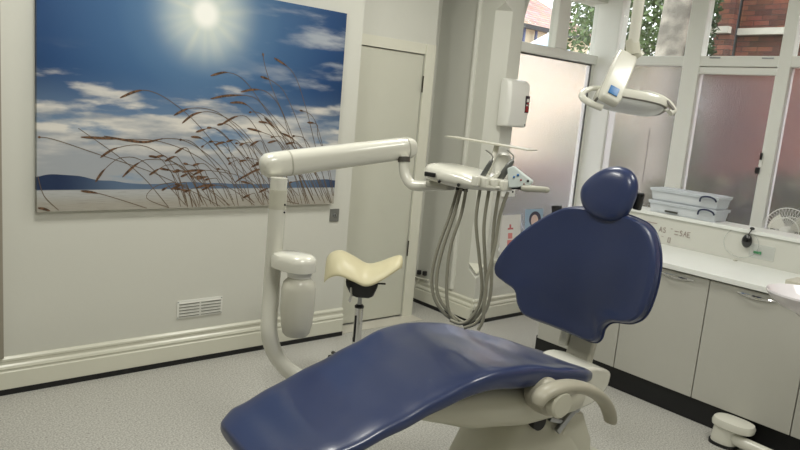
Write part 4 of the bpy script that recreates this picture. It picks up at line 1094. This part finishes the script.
# low brick garden wall + hedge beyond the side window and the bay
def brickwall(name, a, b, h, lab):
    a, b = V(a), V(b); d = (b-a).normalized(); n_ = V((-d.y, d.x, 0))
    o = MB().obox(((a.x+b.x)/2, (a.y+b.y)/2, ZG+h/2), d, n_, (0, 0, 1), ((b-a).length, .22, h)).build(name, BRICK, smooth=False)
    tag(o, lab, 'wall'); return o
GH = onY((550, 160), 7.5).z-ZG
o = brickwall('garden_wall', (4.2, 7.5, 0), (11.6, 7.3, 0), GH, 'low red brick garden wall seen blurred through the side window'); recenter(o, (8, 7.4, ZG))
# pale house
hx0, hy0 = 9.0, 16.0
q1 = onY((521, 46), 16); q2 = onY((564, 50), 16)
t = thing('pale_house', 'cream rendered house with a red tiled roof seen through the side window', 'house', (13, 17, ZG))
ZH = onY((540, 28), 15.7).z
MB().box((11, 16, ZG), (22.2, 21, ZH)).build('wall', CREAMH, t, smooth=False)
ze = onY((540, 27), 15.7).z
m = MB(); m.rings([[(10.8, 15.6, ze), (10.8, 18.5, ze+1.9), (10.8, 21.4, ze)], [(22.4, 15.6, ze), (20.3, 18.5, ze+1.9), (22.4, 21.4, ze)]]); m.build('roof', TILE, t, smooth=False)
MB().box((10.8, 15.5, ze-.16), (22.4, 15.66, ze-.02)).build('gutter', BLACK, t, smooth=False)
for px_ in (524, 536, 560):
    q = onY((px_, 35), 15.85); MB().tube([(q.x, 15.85, ZG), (q.x, 15.85, ze-.1)], .05, n=8).build('drainpipe', mat('pipe_blue', (90, 100, 140), .6), t)
t = thing('low_building', 'low cream building with a small dark window right of the house', 'building', (18, 20, ZG))
xa_ = onY((573, 45), 19).x
MB().box((xa_-.0, 19, ZG), (xa_+6, 24, onY((580, 38), 19).z)).build('wall', mat('render_peach', (226, 186, 150), .8), t, smooth=False)
MB().box((xa_-.2, 18.8, onY((580, 38), 19).z), (xa_+6.2, 24.2, onY((580, 38), 19).z+.35)).build('parapet', WHITEH, t, smooth=False)
q = onY((587, 51), 18.9); wd_ = MB().box((q.x-.35, 18.93, q.z-.35), (q.x+.55, 19.0, q.z+.25)).build('window', mat('dark_pane', (70, 66, 60), .3), t, smooth=False)
MB().box((q.x+.05, 18.9, q.z-.35), (q.x+.12, 18.95, q.z+.25)).build('glazing_bar', WHITEH, wd_, smooth=False)
q = onY((578.5, 42), 18.9); MB().box((q.x-.16, 18.8, ZG), (q.x+.12, 18.95, q.z+.45)).build('drainpipe', mat('dark_pipe', (80, 74, 90), .6), t, smooth=False)
# parasol
q = onY((545, 43), 13)
t = thing('parasol', 'blue and white parasol outside, low in the upper pane of the side window', 'parasol', (q.x, 13, ZG))
for k in range(8):
    a0, a1 = 2*PI*k/8, 2*PI*(k+1)/8
    c_ = V((q.x+.1, 13, q.z+.28)); e0_, e1_ = [V((q.x+.1+.75*math.cos(a), 13+.75*math.sin(a), q.z-.2)) for a in (a0, a1)]
    m = MB(); m.poly([c_, e0_, e1_], (0, 0, .01)); m.build('canopy_panel', [PBLUE, WHITEH][k % 2], t, smooth=False)
MB().tube([(q.x+.1, 13, ZG), (q.x+.1, 13, q.z+.3)], .03, n=8).build('pole', WHITEP, t)
# trees
def leaves(m, c, r, n, sz, seed):
    rnd = random.Random(seed)
    for _ in range(n):
        while True:
            d_ = V((rnd.uniform(-1, 1), rnd.uniform(-1, 1), rnd.uniform(-1, 1)))
            if d_.length < 1: break
        p = V(c)+V((d_.x*r[0], d_.y*r[1], d_.z*r[2])); a = V((rnd.uniform(-1, 1), rnd.uniform(-1, 1), rnd.uniform(-1, 1))).normalized()
        b_ = a.cross(V((rnd.uniform(-1, 1), rnd.uniform(-1, 1), rnd.uniform(-1, 1)))).normalized(); s_ = sz*rnd.uniform(.6, 1.3)
        vs = [m.bm.verts.new(p+a*s_), m.bm.verts.new(p+b_*s_*.55), m.bm.verts.new(p-a*s_), m.bm.verts.new(p-b_*s_*.55)]
        m.bm.faces.new(vs)
def tree(name, lab, base, trunk_r, th, crowns, mt, seed, n=1500, sz=.12):
    t = thing(name, lab, 'tree', (base[0], base[1], ZG))
    b_ = V((base[0], base[1], ZG))
    pts = [b_+V((math.sin(k*1.1+seed)*.04*k*.3, math.cos(k*.9)*.04*k*.3, th*k/6)) for k in range(7)]
    MB().tube(pts, [trunk_r*(1.25 if k == 0 else 1-.03*k) for k in range(7)], n=20).build('trunk', BARK0, t)
    m = MB()
    for i, (c, r) in enumerate(crowns): leaves(m, c, r, n, sz, seed*10+i)
    m.build('foliage', mt, t, smooth=False)
# big trunk right behind the centre window
tq = onX((670, 40), 8.2)
tree('plane_tree', 'thick pale mottled tree trunk close outside the centre window', (8.2, tq.y), .185, 6.5, [((8.2, tq.y+.3, 6.9), (1.3, 1.6, 1.0))], LEAF, 3, 900)
q = onX((630, 25), 11.5)
tree('leafy_tree', 'leafy green tree outside between the corner post and the thick trunk', (11.5, q.y), .12, 2.4, [((11.5, q.y, q.z+.1), (1.2, 1.5, 1.5)), ((11.2, q.y-.8, q.z-.4), (1.0, 1.2, 1.2)), ((11.6, q.y+.2, 1.2), (.8, 1.6, .8))], LEAF, 5, 3600, .055)
q = onY((590, 18), 11.5)
tree('sparse_tree', 'sparse leafy branches hanging in the top of the side window', (q.x+1.2, 11.6), .1, 3.2, [((q.x, 11.5, q.z), (.75, .6, .65)), ((q.x+1.0, 11.6, q.z+.2), (.9, .9, 1.1))], LEAF2, 7, 1100, .055)
q = onX((711, 30), 9.3)
tree('garden_shrub_tree', 'narrow green tree just left of the red brick building', (9.3, q.y+.2), .06, 2.2, [((9.3, q.y+.22, q.z-.1), (.3, .3, 1.4)), ((9.3, q.y+.22, 1.3), (.3, .35, .9))], LEAF2, 9, 2200, .045)
# red brick building with string course
xb_ = 10.0
ya0 = onX((716, 20), xb_).y; yr1 = onX((733, 20), xb_).y
zs = onX((740, 31), xb_).z
t = thing('brick_building', 'red brick building with a stone string course outside the centre window', 'building', (xb_+2, 0, ZG))
MB().box((xb_+.25, -12, ZG), (xb_+5, yr1, 6.5)).build('wall', BRICK, t, smooth=False)
MB().box((xb_, yr1, ZG), (xb_+1.2, ya0, 6.5)).build('pier', BRICK, t, smooth=False)
MB().box((xb_-.10, yr1-.0, zs-.03), (xb_+.0, ya0+.1, zs+.06)).box((xb_+.15, -12, zs-.03), (xb_+.25, yr1, zs+.06)).build('string_course', GREYST, t, smooth=False)
q = onX((737, 20), xb_+.15); MB().tube([(xb_+.17, q.y+.02, ZG), (xb_+.17, q.y+.02, 6.5)], .055, n=10).build('drainpipe', BLACK, t)
m = MB(); leaves(m, (6.35, 1.4, .42), (.5, 3.0, .98), 9000, .075, 77); hd = m.build('hedge', mat('hedge_leaf', (70, 72, 42), .7, var=.4, vscale=2), smooth=False); tag(hd, 'low olive green hedge blurred through the lower centre panes', 'hedge'); recenter(hd, (6.35, 1.4, ZG))
m = MB(); leaves(m, (6.2, 5.1, .12), (1.4, .45, .78), 6500, .075, 78); hd = m.build('hedge', mat('hedge_leaf_side', (84, 80, 52), .7, var=.4, vscale=2), smooth=False); tag(hd, 'low olive shrub border blurred through the foot of the side window', 'hedge'); recenter(hd, (6.2, 5.1, ZG))

# ------------------------------------------------------------ world, exposure
w = bpy.data.worlds.new('overcast'); w.use_nodes = True; SC.world = w
nt = w.node_tree; bg = nt.nodes['Background']; bg.inputs[0].default_value = (.93, .96, 1, 1); bg.inputs[1].default_value = 3.2
SC.view_settings.view_transform = 'Standard'; SC.view_settings.look = 'None'; SC.view_settings.gamma = 1; SC.view_settings.use_curve_mapping = False
SC.view_settings.exposure = 0.18
